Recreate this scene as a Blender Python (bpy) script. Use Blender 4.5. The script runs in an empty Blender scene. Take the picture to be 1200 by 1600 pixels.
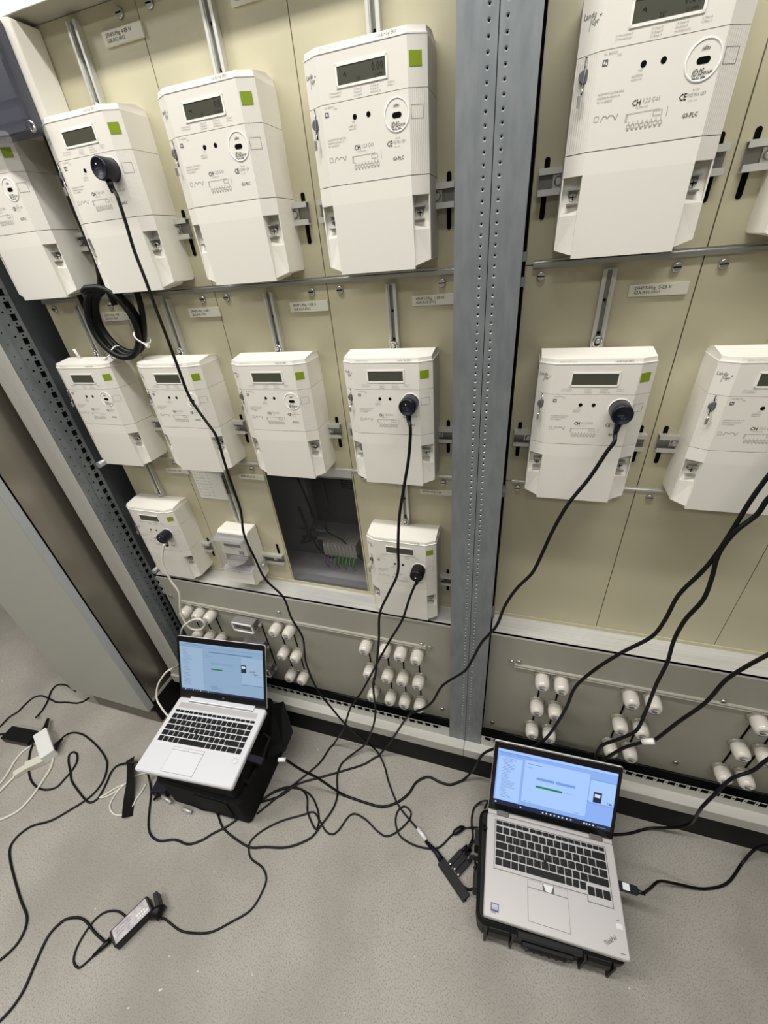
import bpy, bmesh, math, random
from mathutils import Vector, Matrix
random.seed(7)
PI = math.pi
D = bpy.data
COL = bpy.context.scene.collection
# ---------------------------------------------------------------- camera
cam_d = D.cameras.new('camera'); cam = D.objects.new('camera', cam_d); COL.objects.link(cam)
_r = Vector((0.954487, 0.286625, -0.08246)); _u = Vector((-0.09136, 0.544168, 0.833987)); _f = Vector((-0.283914, 0.788497, -0.545587))
_m = Matrix((_r, _u, -_f)).transposed().to_4x4()
_m.translation = Vector((0, -0.8285, 1.555))
cam.matrix_world = _m
cam_d.sensor_fit = 'HORIZONTAL'; cam_d.sensor_width = 36.0; cam_d.lens = 36.0 * 640.37 / 1200.0
cam_d.clip_start = 0.02; cam_d.clip_end = 50
sc = bpy.context.scene
sc.camera = cam
# ---------------------------------------------------------------- world, lights, exposure
w = D.worlds.new('room_light'); sc.world = w; w.use_nodes = True
w.node_tree.nodes['Background'].inputs[0].default_value = (1, 0.97, 0.92, 1)
w.node_tree.nodes['Background'].inputs[1].default_value = 0.12
def area(name, loc, rot, sx, sy, power, col=(1, 0.983, 0.955)):
    l = D.lights.new(name, 'AREA'); l.shape = 'RECTANGLE'; l.size = sx; l.size_y = sy; l.energy = power; l.color = col
    o = D.objects.new(name, l); COL.objects.link(o); o.location = loc; o.rotation_euler = rot
    return o
area('ceiling_light_front', (-0.35, -0.62, 2.80), (0, 0, 0), 2.8, 0.12, 51)
area('ceiling_light_rear', (-0.3, -2.5, 2.80), (0, 0, 0), 3.2, 0.30, 34)
area('ceiling_light_aisle', (-2.5, -1.3, 2.80), (0, 0, 0), 1.4, 0.30, 34)
sc.view_settings.view_transform = 'Standard'; sc.view_settings.look = 'None'
sc.view_settings.gamma = 1.0; sc.view_settings.use_curve_mapping = False
sc.view_settings.exposure = -0.08
try: sc.cycles.use_denoising = True
except Exception: pass

# ---------------------------------------------------------------- materials
def lin(c):
    return tuple(((x/255)/12.92 if x/255 <= 0.04045 else ((x/255+0.055)/1.055)**2.4) for x in c)
def mat(name, rgb, rough=0.5, metal=0.0, noise=None, bump=None, emit=None, spec=0.5, trans=0.0, coat=0.0):
    m = D.materials.new(name); m.use_nodes = True
    nt = m.node_tree; b = nt.nodes['Principled BSDF']
    c = lin(rgb)
    b.inputs['Base Color'].default_value = (*c, 1); b.inputs['Roughness'].default_value = rough
    b.inputs['Metallic'].default_value = metal; b.inputs['Specular IOR Level'].default_value = spec
    if trans: b.inputs['Transmission Weight'].default_value = trans
    if coat: b.inputs['Coat Weight'].default_value = coat
    if emit: b.inputs['Emission Color'].default_value = (*c, 1); b.inputs['Emission Strength'].default_value = emit
    tc = None
    if noise or bump:
        tc = nt.nodes.new('ShaderNodeTexCoord')
    if noise:   # (scale, amount, second rgb, (sx, sy, sz))
        mp = nt.nodes.new('ShaderNodeMapping'); mp.inputs['Scale'].default_value = noise[3] if len(noise) > 3 else (1, 1, 1)
        n = nt.nodes.new('ShaderNodeTexNoise'); n.inputs['Scale'].default_value = noise[0]; n.inputs['Detail'].default_value = 5
        nt.links.new(tc.outputs['Object'], mp.inputs[0]); nt.links.new(mp.outputs[0], n.inputs['Vector'])
        mx = nt.nodes.new('ShaderNodeMix'); mx.data_type = 'RGBA'
        mx.inputs[6].default_value = (*c, 1); mx.inputs[7].default_value = (*lin(noise[2]), 1)
        mr = nt.nodes.new('ShaderNodeMapRange'); mr.inputs['From Min'].default_value = 0.35; mr.inputs['From Max'].default_value = 0.65
        mr.inputs['To Max'].default_value = noise[1]
        nt.links.new(n.outputs[0], mr.inputs[0]); nt.links.new(mr.outputs[0], mx.inputs[0]); nt.links.new(mx.outputs[2], b.inputs['Base Color'])
    if bump:    # (scale, strength, distance, (sx, sy, sz))
        mp = nt.nodes.new('ShaderNodeMapping'); mp.inputs['Scale'].default_value = bump[3] if len(bump) > 3 else (1, 1, 1)
        n = nt.nodes.new('ShaderNodeTexNoise'); n.inputs['Scale'].default_value = bump[0]; n.inputs['Detail'].default_value = 3
        bp = nt.nodes.new('ShaderNodeBump'); bp.inputs['Strength'].default_value = bump[1]; bp.inputs['Distance'].default_value = bump[2]
        nt.links.new(tc.outputs['Object'], mp.inputs[0]); nt.links.new(mp.outputs[0], n.inputs['Vector'])
        nt.links.new(n.outputs[0], bp.inputs['Height']); nt.links.new(bp.outputs[0], b.inputs['Normal'])
    return m
M = {}
M['plastic'] = mat('meter_plastic', (226, 222, 212), 0.45, bump=(900, 0.08, 0.0004))
M['cover'] = mat('terminal_cover_plastic', (228, 225, 214), 0.5, bump=(900, 0.08, 0.0004))
M['ribbed'] = mat('ribbed_plastic', (224, 220, 210), 0.5)
_nt = M['ribbed'].node_tree; _w = _nt.nodes.new('ShaderNodeTexWave'); _w.inputs['Scale'].default_value = 130; _w.bands_direction = 'X'
_t = _nt.nodes.new('ShaderNodeTexCoord'); _b = _nt.nodes.new('ShaderNodeBump'); _b.inputs['Strength'].default_value = 0.5; _b.inputs['Distance'].default_value = 0.0006
_nt.links.new(_t.outputs['Object'], _w.inputs['Vector']); _nt.links.new(_w.outputs['Color'], _b.inputs['Height']); _nt.links.new(_b.outputs[0], _nt.nodes['Principled BSDF'].inputs['Normal'])
M['groove'] = mat('joint_shadow_plastic', (120, 116, 105), 0.7)
M['ridge'] = mat('white_ridge', (240, 238, 232), 0.4)
M['lcd'] = mat('lcd_glass', (74, 74, 62), 0.25, spec=0.5)
M['digit'] = mat('lcd_segments', (14, 14, 12), 0.5)
M['dimple'] = mat('dimple_highlight', (160, 165, 167), 0.45, 0.4)  # lighter than the post steel: paints the light spot in each dimple
M['green'] = mat('green_sticker', (128, 150, 6), 0.5)
M['ink'] = mat('black_print', (38, 36, 36), 0.7)
M['grey_ink'] = mat('grey_print', (140, 134, 126), 0.8)
M['seal'] = mat('grey_seal_plastic', (92, 92, 98), 0.5)
M['black'] = mat('black_plastic', (9, 9, 11), 0.42, spec=0.35)
M['matblack'] = mat('matt_black', (8, 8, 9), 0.75, spec=0.3)
M['hole'] = mat('dark_opening', (8, 8, 8), 0.95, spec=0.1)
M['navy'] = mat('navy_black_plastic', (12, 14, 30), 0.36, spec=0.4)
M['rubber'] = mat('black_rubber_cable', (7, 7, 10), 0.45, spec=0.3)
M['rubber_navy'] = mat('navy_cable_boot', (10, 10, 28), 0.45, spec=0.3)
M['white_cable'] = mat('white_cable', (222, 220, 205), 0.5)
M['white'] = mat('white_plastic', (232, 232, 228), 0.4)
M['chrome'] = mat('bright_zinc', (205, 205, 202), 0.28, 0.9)
M['alu'] = mat('brushed_aluminium', (188, 187, 180), 0.36, 0.85, noise=(60, 0.6, (150, 150, 145), (0.15, 8, 8)), bump=(300, 0.15, 0.0005, (0.05, 6, 6)))
M['rail'] = mat('galvanised_rail', (206, 206, 200), 0.42, 0.45)
M['ledge'] = mat('bright_ledge', (224, 223, 219), 0.34, 0.35, noise=(50, 0.5, (190, 189, 184), (0.12, 6, 6)))
M['strip'] = mat('marking_strip_plastic', (176, 173, 160), 0.35)
M['plinth2'] = mat('plinth_board', (116, 110, 100), 0.6)
M['rail_dark'] = mat('rail_channel', (140, 139, 134), 0.4, 0.7)
M['galv'] = mat('galvanised_steel', (142, 147, 149), 0.42, 0.5, noise=(26, 0.7, (122, 129, 132), (3, 3, 0.8)), bump=(60, 0.1, 0.001))
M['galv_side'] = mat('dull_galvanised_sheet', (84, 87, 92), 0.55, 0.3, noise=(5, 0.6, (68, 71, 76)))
M['beige'] = mat('beige_panel', (190, 184, 156), 0.40, noise=(3, 0.35, (182, 176, 147)), bump=(1200, 0.06, 0.0004))
M['grey_panel'] = mat('grey_panel', (158, 155, 142), 0.45, bump=(1100, 0.08, 0.0004))
M['frame'] = mat('grey_frame_paint', (190, 188, 180), 0.5, bump=(700, 0.12, 0.0004))
M['white_frame'] = mat('white_top_paint', (235, 234, 228), 0.5)
M['plinth'] = mat('black_plinth', (14, 13, 12), 0.6, spec=0.25)
M['door'] = mat('grey_door_paint', (170, 170, 160), 0.42, bump=(700, 0.12, 0.0004))
M['door_edge'] = mat('lit_door_edge', (182, 185, 186), 0.45, bump=(700, 0.12, 0.0004))  # door paint made lighter, so the lit side face is in the colour
M['polished'] = mat('polished_steel', (168, 162, 152), 0.30, 0.9, bump=(9, 0.10, 0.02, (1, 1.2, 0.5)))
M['label'] = mat('label_plate', (214, 212, 196), 0.5)
M['paper'] = mat('paper', (222, 221, 210), 0.8)
M['porcelain'] = mat('white_porcelain', (214, 209, 198), 0.16, coat=0.6)
M['collar'] = mat('clear_collar', (142, 138, 124), 0.22)
M['laptop_silver'] = mat('silver_laptop', (228, 228, 231), 0.40, 0.15)
M['laptop_grey'] = mat('grey_silver_laptop', (200, 196, 194), 0.42, 0.2, bump=(1500, 0.1, 0.0003))
M['laptop_dark'] = mat('darker_silver', (120, 118, 116), 0.4, 0.6)
M['bezel'] = mat('black_bezel', (9, 9, 11), 0.22)
M['key'] = mat('black_key', (12, 12, 14), 0.5, spec=0.35)
M['key_ink'] = mat('key_legend', (120, 120, 122), 0.6)
M['pad'] = mat('touchpad', (232, 232, 235), 0.3, 0.1)
M['pad2'] = mat('touchpad_grey', (202, 198, 196), 0.35, 0.2)
M['line'] = mat('thin_dark_line', (95, 93, 92), 0.6)
M['case'] = mat('black_case_plastic', (11, 11, 12), 0.5, spec=0.35, bump=(600, 0.25, 0.0005))
M['bag'] = mat('black_case_fabric', (7, 7, 8), 0.75, spec=0.25, bump=(300, 0.4, 0.001))
M['sticker'] = mat('silver_rating_label', (196, 190, 192), 0.35, 0.1, noise=(90, 0.7, (150, 144, 150), (1, 1, 1)))
M['blue'] = mat('blue_sticker', (66, 84, 150), 0.4)
M['wire_green'] = mat('green_wire', (110, 215, 100), 0.5)
M['wire_violet'] = mat('violet_wire', (160, 128, 176), 0.5)
M['terminal'] = mat('terminal_block_grey', (205, 200, 184), 0.5)
M['inside'] = mat('dark_cabinet_interior', (140, 138, 134), 0.6, 0.1, noise=(4, 0.5, (112, 110, 108)))
M['inside_light'] = mat('interior_floor', (222, 216, 210), 0.45, 0.1)
M['mesh_back'] = mat('perforated_back', (140, 140, 138), 0.6, 0.2)
for nm, rgb, e in (('scr_a', (150, 182, 214), 0.86), ('scr_a2', (164, 192, 220), 0.88), ('scr_a3', (128, 160, 196), 1.0), ('scr_b', (140, 176, 245), 1.05), ('scr_b2', (168, 202, 255), 1.05),
                   ('scr_b3', (120, 158, 232), 1.0), ('scr_green', (16, 128, 60), 1.0), ('scr_dark', (22, 34, 60), 1.0), ('scr_bar', (30, 46, 86), 0.6), ('scr_txt', (84, 112, 160), 1.0), ('scr_pale', (214, 228, 250), 1.0)):
    M[nm] = mat('screen_' + nm[4:], rgb, 0.3, emit=e)
    M[nm].node_tree.nodes['Principled BSDF'].inputs['Base Color'].default_value = (0.01, 0.01, 0.01, 1)
# clear / smoked plastics
def glassy(name, rgb, alpha, rough=0.08):
    m = D.materials.new(name); m.use_nodes = True; nt = m.node_tree; nt.nodes.clear()
    out = nt.nodes.new('ShaderNodeOutputMaterial'); mx = nt.nodes.new('ShaderNodeMixShader'); tr = nt.nodes.new('ShaderNodeBsdfTransparent')
    p = nt.nodes.new('ShaderNodeBsdfPrincipled'); p.inputs['Base Color'].default_value = (*lin(rgb), 1); p.inputs['Roughness'].default_value = rough
    tr.inputs[0].default_value = (0.9, 0.9, 0.93, 1)
    mx.inputs[0].default_value = alpha
    nt.links.new(tr.outputs[0], mx.inputs[1]); nt.links.new(p.outputs[0], mx.inputs[2]); nt.links.new(mx.outputs[0], out.inputs[0])
    return m
M['smoked'] = glassy('smoked_plastic', (84, 86, 98), 0.62, 0.14)
M['plexi'] = glassy('window_plexi', (60, 58, 56), 0.16, 0.03)
M['clear'] = glassy('clear_cover', (216, 212, 204), 0.18, 0.06)
# concrete floor
fm = D.materials.new('concrete_floor'); fm.use_nodes = True; nt = fm.node_tree; b = nt.nodes['Principled BSDF']
b.inputs['Roughness'].default_value = 0.55
tc = nt.nodes.new('ShaderNodeTexCoord')
def nz(scale, detail, lo, hi):
    n = nt.nodes.new('ShaderNodeTexNoise'); n.inputs['Scale'].default_value = scale; n.inputs['Detail'].default_value = detail
    nt.links.new(tc.outputs['Object'], n.inputs['Vector'])
    r = nt.nodes.new('ShaderNodeMapRange'); r.inputs['From Min'].default_value = lo; r.inputs['From Max'].default_value = hi
    nt.links.new(n.outputs[0], r.inputs[0]); return r.outputs[0]
def mixc(fac, a, bb):
    m = nt.nodes.new('ShaderNodeMix'); m.data_type = 'RGBA'
    nt.links.new(fac, m.inputs[0])
    for i, c in ((6, a), (7, bb)):
        if isinstance(c, tuple): m.inputs[i].default_value = (*lin(c), 1)
        else: nt.links.new(c, m.inputs[i])
    return m.outputs[2]
c1 = mixc(nz(3.5, 8, 0.38, 0.62), (172, 167, 158), (152, 147, 138))
c2 = mixc(nz(260, 4, 0.48, 0.72), c1, (130, 125, 116))
c3 = mixc(nz(520, 2, 0.66, 0.72), c2, (92, 88, 82))
c4 = mixc(nz(55, 2, 0.74, 0.78), c3, (214, 208, 196))
nt.links.new(c4, b.inputs['Base Color'])
bp = nt.nodes.new('ShaderNodeBump'); bp.inputs['Strength'].default_value = 0.25; bp.inputs['Distance'].default_value = 0.001
nt.links.new(nz(240, 3, 0.3, 0.7), bp.inputs['Height']); nt.links.new(bp.outputs[0], b.inputs['Normal'])
M['floor'] = fm
M['wall'] = mat('room_wall_paint', (165, 163, 158), 0.8)

# ---------------------------------------------------------------- mesh helpers
class MB:
    def __init__(s): s.v = []; s.f = []; s.m = []; s.mats = []; s.sm = []
    def _mi(s, m):
        if m not in s.mats: s.mats.append(m)
        return s.mats.index(m)
    def add(s, vs, fs, m, smooth=False):
        o = len(s.v); s.v += [tuple(v) for v in vs]; k = s._mi(m)
        for f in fs: s.f.append([i+o for i in f]); s.m.append(k); s.sm.append(smooth)
        return s
    def box(s, x0, x1, y0, y1, z0, z1, m):
        v = [(x, y, z) for z in (z0, z1) for y in (y0, y1) for x in (x0, x1)]
        return s.add(v, [(0, 2, 3, 1), (4, 5, 7, 6), (0, 1, 5, 4), (2, 6, 7, 3), (0, 4, 6, 2), (1, 3, 7, 5)], m)
    def rbox(s, x0, x1, y0, y1, z0, z1, m, r=0.003, seg=3, axis='z'):
        """box with corners rounded about one axis and a small chamfer at both ends"""
        def rr(a0, a1, b0, b1, q):
            P = []
            for cx, cy, st in ((a1-q, b1-q, 0), (a0+q, b1-q, 1), (a0+q, b0+q, 2), (a1-q, b0+q, 3)):
                for i in range(seg+1):
                    t = (st + i/seg)*PI/2; P.append((cx+q*math.cos(t), cy+q*math.sin(t)))
            return P
        c = r*0.35
        if axis == 'z': A = (x0, x1, y0, y1, z0, z1); mp = lambda a, b, h: (a, b, h)
        elif axis == 'y': A = (x0, x1, z0, z1, y0, y1); mp = lambda a, b, h: (a, h, b)
        else: A = (y0, y1, z0, z1, x0, x1); mp = lambda a, b, h: (h, a, b)
        rings = []
        for h, ins in ((A[4], c), (A[4]+c, 0), (A[5]-c, 0), (A[5], c)):
            rings.append([mp(a, b, h) for a, b in rr(A[0]+ins, A[1]-ins, A[2]+ins, A[3]-ins, max(r-ins, 1e-4))])
        n = len(rings[0]); vs = [p for R_ in rings for p in R_]
        fl = axis == 'y'
        fs = []
        for k in range(3):
            for i in range(n):
                j = (i+1) % n; q = (k*n+i, k*n+j, (k+1)*n+j, (k+1)*n+i); fs.append(q[::-1] if fl else q)
        a = tuple(range(n)); b_ = tuple(range(3*n, 4*n)); fs += [a if fl else a[::-1], b_[::-1] if fl else b_]
        return s.add(vs, fs, m)
    def prism(s, poly, a0, a1, axis, m):
        """poly = list of 2-D points, extruded along axis: x -> (y,z), y -> (x,z), z -> (x,y)"""
        mp = {'x': lambda a, p: (a, p[0], p[1]), 'y': lambda a, p: (p[0], a, p[1]), 'z': lambda a, p: (p[0], p[1], a)}[axis]
        n = len(poly); vs = [mp(a0, p) for p in poly] + [mp(a1, p) for p in poly]
        ar = sum(poly[i][0]*poly[(i+1) % n][1]-poly[(i+1) % n][0]*poly[i][1] for i in range(n))
        flip = (ar < 0) ^ (axis == 'y') ^ (a1 < a0)
        fs = [(i, (i+1) % n, n+(i+1) % n, n+i) for i in range(n)] + [tuple(range(n))[::-1], tuple(range(n, 2*n))]
        if flip: fs = [f[::-1] for f in fs]
        return s.add(vs, fs, m)
    def lathe(s, prof, c, axis, m, seg=20, smooth=True):
        """prof = [(r, h)], revolved about axis through c"""
        vs = []; fs = []
        for r, h in prof:
            for i in range(seg):
                t = 2*PI*i/seg; a, b_ = r*math.cos(t), r*math.sin(t)
                vs.append({'z': (c[0]+a, c[1]+b_, c[2]+h), 'y': (c[0]+a, c[1]+h, c[2]+b_), 'x': (c[0]+h, c[1]+a, c[2]+b_)}[axis])
        for k in range(len(prof)-1):
            for i in range(seg):
                j = (i+1) % seg; q = (k*seg+i, k*seg+j, (k+1)*seg+j, (k+1)*seg+i); fs.append(q[::-1] if axis == 'y' else q)
        s.add(vs, fs, m, smooth)
        a = tuple(range(seg)); e = tuple(range((len(prof)-1)*seg, len(prof)*seg))
        o = len(s.v)-len(vs); k = s._mi(m)
        for f in ((a[::-1], e) if axis != 'y' else (a, e[::-1])): s.f.append([i+o for i in f]); s.m.append(k); s.sm.append(False)
        return s
    def tube(s, pts, r, m, seg=8, radii=None):
        pts = [Vector(p) for p in pts]; n = len(pts); vs = []; fs = []
        t0 = (pts[1]-pts[0]).normalized(); up = Vector((0, 0, 1)) if abs(t0.z) < 0.9 else Vector((1, 0, 0))
        nrm = t0.cross(up).normalized()
        for i, p in enumerate(pts):
            t = (pts[min(i+1, n-1)]-pts[max(i-1, 0)]).normalized()
            nrm = (nrm - t*nrm.dot(t)).normalized(); bn = t.cross(nrm)
            rr = radii[i] if radii else r
            for k in range(seg):
                a = 2*PI*k/seg; vs.append(p + nrm*rr*math.cos(a) + bn*rr*math.sin(a))
        for i in range(n-1):
            for k in range(seg):
                j = (k+1) % seg; fs.append((i*seg+k, i*seg+j, (i+1)*seg+j, (i+1)*seg+k))
        fs += [tuple(range(seg))[::-1], tuple(range((n-1)*seg, n*seg))]
        return s.add(vs, fs, m, True)
    def xf(s, mtx, start=0):
        s.v[start:] = [tuple(mtx @ Vector(v)) for v in s.v[start:]]; return s
    def mesh(s, name):
        me = D.meshes.new(name); me.from_pydata(s.v, [], s.f)
        for m in s.mats: me.materials.append(M[m])
        for p, k, q in zip(me.polygons, s.m, s.sm): p.material_index = k; p.use_smooth = q
        me.update(); return me
    def obj(s, name, parent=None, bevel=0):
        o = D.objects.new(name, s.mesh(name)); COL.objects.link(o); o.parent = parent
        if bevel:
            b_ = o.modifiers.new('bevel', 'BEVEL'); b_.width = bevel; b_.segments = 2; b_.limit_method = 'ANGLE'; b_.angle_limit = 0.6
        return o
def spline(pts, sub=6):
    P_ = [Vector(p) for p in pts]; out = []
    for i in range(len(P_)-1):
        p0 = P_[max(i-1, 0)]; p1 = P_[i]; p2 = P_[i+1]; p3 = P_[min(i+2, len(P_)-1)]
        # centripetal-like: limit tangents by the length of the segment
        d = (p2-p1).length
        m1 = (p2-p0); m2 = (p3-p1)
        m1 = m1.normalized()*min(d, m1.length*0.5) if m1.length > 1e-6 else m1
        m2 = m2.normalized()*min(d, m2.length*0.5) if m2.length > 1e-6 else m2
        for k in range(sub):
            t = k/sub; t2 = t*t; t3 = t2*t
            out.append(p1*(2*t3-3*t2+1)+m1*(t3-2*t2+t)+p2*(-2*t3+3*t2)+m2*(t3-t2))
    out.append(P_[-1])
    lo = min(min(p.z for p in P_), 0.0045)
    for p in out: p.z = max(p.z, lo)
    return out
def tag(o, label=None, cat=None, group=None, kind=None):
    if label: o['label'] = label
    if cat: o['category'] = cat
    if group: o['group'] = group
    if kind: o['kind'] = kind
    return o
def empty(name, loc=(0, 0, 0), rot=(0, 0, 0)):
    o = D.objects.new(name, None); COL.objects.link(o); o.location = loc; o.rotation_euler = rot; o.empty_display_size = 0.05; return o
def dup(o, parent=None, loc=None):
    c = o.copy(); COL.objects.link(c); c.parent = parent
    for k in ('label', 'category', 'group'):
        if k in c and parent is None: del c[k]
    if loc is not None: c.location = loc
    for ch in list(o.children): dup(ch, c)
    return c
_txt = {}
def text_raw(s_, size, shear=0.0, weight=0.0, align='LEFT'):
    k = (s_, size, shear, weight, align)
    if k in _txt: return _txt[k]
    cu = D.curves.new('t', 'FONT'); cu.body = s_; cu.size = size; cu.shear = shear; cu.offset = weight; cu.resolution_u = 1; cu.align_x = align
    o = D.objects.new('t', cu); COL.objects.link(o)
    dg = bpy.context.evaluated_depsgraph_get(); me = D.meshes.new_from_object(o.evaluated_get(dg))
    r = ([tuple(v.co) for v in me.vertices], [tuple(p.vertices) for p in me.polygons])
    D.objects.remove(o); D.curves.remove(cu); D.meshes.remove(me)
    _txt[k] = r; return r
def text(mb, s_, x, z, size, m, fn, shear=0.0, weight=0.0, sx=1.0, align='LEFT', rot=0.0):
    """fn(x, z) -> 3-D point for a text coordinate"""
    v, f = text_raw(s_, size, shear, weight, align); c, sn = math.cos(rot), math.sin(rot)
    mb.add([fn(x+(a[0]*sx)*c-a[1]*sn, z+(a[0]*sx)*sn+a[1]*c) for a in v], f, m)
def holed(mb, x0, x1, z0, z1, holes, fn, m, mh=None, depth=0.0):
    """strip x0..x1 by z0..z1 split in cells, each holding one hole (cx, cz, hw, hh, n); fn maps (x, z, d) to 3-D. holes sorted by z, cells between"""
    hs = sorted(holes, key=lambda h: h[1]); zs = [z0]+[(a[1]+b_[1])/2 for a, b_ in zip(hs, hs[1:])]+[z1]
    for i, (cx, cz, hw, hh, n) in enumerate(hs):
        a, b_ = zs[i], zs[i+1]
        if n == 4:
            ring = [(cx+hw, cz+hh), (cx-hw, cz+hh), (cx-hw, cz-hh), (cx+hw, cz-hh)]
        else:
            ring = [(cx+hw*math.cos(2*PI*(k+.5)/8), cz+hh*math.sin(2*PI*(k+.5)/8)) for k in range(8)]
        out = [(x1, b_), (x0, b_), (x0, a), (x1, a)]
        N = len(ring); vs = [fn(*p, 0) for p in out]+[fn(*p, 0) for p in ring]
        if N == 4: fs = [(0, 1, 5, 4), (1, 2, 6, 5), (2, 3, 7, 6), (3, 0, 4, 7)]
        else: fs = [(0, 5, 4), (0, 1, 6, 5), (1, 7, 6), (1, 2, 8, 7), (2, 9, 8), (2, 3, 10, 9), (3, 11, 10), (3, 0, 4, 11)]
        mb.add(vs, [f[::-1] for f in fs], m)
        if mh:
            vs2 = [fn(*p, 0) for p in ring]+[fn(cx+(p[0]-cx)*.45, cz+(p[1]-cz)*.45, depth) for p in ring]
            mb.add(vs2, [(k, (k+1) % N, N+(k+1) % N, N+k) for k in range(N)]+[tuple(range(N, 2*N))], mh)

# ---------------------------------------------------------------- the room
def struct(o): o['kind'] = 'structure'; return o
mb = MB(); mb.add([(-4, -4, 0), (4, -4, 0), (4, 1.2, 0), (-4, 1.2, 0)], [(0, 1, 2, 3)], 'floor'); struct(mb.obj('floor'))
mb = MB(); mb.add([(-4, -4, 2.9), (4, -4, 2.9), (4, 1.2, 2.9), (-4, 1.2, 2.9)], [(3, 2, 1, 0)], 'wall'); struct(mb.obj('ceiling'))
mb = MB(); mb.add([(-4, 1.2, 0), (4, 1.2, 0), (4, 1.2, 2.9), (-4, 1.2, 2.9)], [(0, 1, 2, 3)], 'wall'); struct(mb.obj('wall_back'))
mb = MB(); mb.add([(-4, -4, 0), (4, -4, 0), (4, -4, 2.9), (-4, -4, 2.9)], [(3, 2, 1, 0)], 'wall'); struct(mb.obj('wall_front'))
mb = MB(); mb.add([(-4, -4, 0), (-4, 1.2, 0), (-4, 1.2, 2.9), (-4, -4, 2.9)], [(0, 1, 2, 3)], 'wall'); struct(mb.obj('wall_left'))
mb = MB(); mb.add([(4, -4, 0), (4, 1.2, 0), (4, 1.2, 2.9), (4, -4, 2.9)], [(3, 2, 1, 0)], 'wall'); struct(mb.obj('wall_right'))

# ---------------------------------------------------------------- meter cabinet (fixed steel frame, panels, ledge, base)
ZT, Z1, Z2, Z3 = 1.913, 1.505, 1.098, 0.678
cab = empty('meter_cabinet', (0, 0, 0))
tag(cab, 'large steel meter cabinet with beige mounting panels and a galvanised double post', 'cabinet')
def screw_mesh():
    m = MB(); m.lathe([(.0068, 0), (.0068, -.003), (.0058, -.0045)], (0, 0, 0), 'y', 'chrome', 12)
    m.box(-.0055, .0055, -.0049, -.0044, -.0009, .0009, 'hole'); return m.mesh('panel_screw')
SCREW = screw_mesh()
def inst(me, name, loc, parent, rot=(0, 0, 0)):
    o = D.objects.new(name, me); COL.objects.link(o); o.parent = parent; o.location = loc; o.rotation_euler = rot; return o
def vrail_mesh(h):
    m = MB(); p = [(-.010, 0), (-.010, -.012), (-.0055, -.012), (-.0055, -.010), (-.0035, -.010), (-.0035, -.004), (.0035, -.004), (.0035, -.010), (.0055, -.010), (.0055, -.012), (.010, -.012), (.010, 0)]
    m.prism(p, 0, h, 'z', 'rail')
    m.box(-.0034, .0034, -.0046, -.0041, .002, h-.002, 'rail_dark')  # darker channel floor: recess shade painted on the same rail
    for z in (.06, .11): 
        if z < h: m.lathe([(.0024, 0), (.0024, -.0008)], (0, -.0047, z), 'y', 'hole', 8)
    return m.mesh('vertical_rail')
def hrail_mesh(half):
    m = MB(); p = [(0, -.0165), (-.014, -.0165), (-.014, -.0085), (-.0125, -.0085), (-.0125, -.0150), (-.002, -.0150), (-.002, .0150), (-.0125, .0150), (-.0125, .0085), (-.014, .0085), (-.014, .0165), (0, .0165)]
    m.prism(p, -half, half, 'x', 'rail'); m.box(-half+.0005, half-.0005, -.0032, -.0021, -.0148, .0148, 'rail_dark')  # web box in a darker tone paints the shade between the lips
    for s_ in (-1, 1):
        m.box(s_*(half-.028)-.008, s_*(half-.028)+.008, -.0055, -.0031, -.008, .008, 'chrome')
        m.lathe([(.006, 0), (.006, -.004), (.004, -.005)], (s_*(half-.028), -.0055, 0), 'y', 'chrome', 10)
    return m.mesh('horizontal_rail')
def slot_mesh(h=.076):
    m = MB(); n = 6; hw = .0038; pts = []
    for i in range(n+1): t = PI*i/n; pts.append((hw*math.cos(t), h/2-hw+hw*math.sin(t)))
    for i in range(n+1): t = PI+PI*i/n; pts.append((hw*math.cos(t), -h/2+hw+hw*math.sin(t)))
    m.prism(pts, 0, -.0008, 'y', 'hole'); return m.mesh('panel_slot')
VR = vrail_mesh(.155); HR = hrail_mesh(.118); HR_S = hrail_mesh(.108); SLOT = slot_mesh()
def plate(parent, x0, x1, z0, z1, l1, l2, y=-.0008):
    m = MB(); m.box(x0, x1, -.0045, y+.0008, z0, z1, 'label')
    fn = lambda a, b_: (a, -.0048, b_)
    text(m, l1, x0+.007, z1-.0075, .0066, 'ink', fn)
    if l2: text(m, l2, x0+.007, z0+.0032, .0066, 'ink', fn)
    return m.obj('label_plate', parent, bevel=.0006)
def panel(x0, x1, z0, z1, fill='beige', hole=None):
    g = .0009; m = MB()
    if hole:
        a0, a1, b0, b1 = hole
        for q in ((x0+g, a0, z0+g, z1-g), (a1, x1-g, z0+g, z1-g), (a0, a1, z0+g, b0), (a0, a1, b1, z1-g)):
            if q[1]-q[0] > .001 and q[3]-q[2] > .001: m.box(q[0], q[1], 0, .004, q[2], q[3], fill)
    else: m.box(x0+g, x1-g, 0, .004, z0+g, z1-g, fill)
    return m.obj('mounting_panel', cab)
LE = [-1.122, -.8845, -.627, -.3695, -.1125]; LC = [-1.013, -.7555, -.498, -.241]
RE = [-.0072, .2485, .5055, .7625, 1.02]; RC = [.1205, .377, .634, .891]
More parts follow.
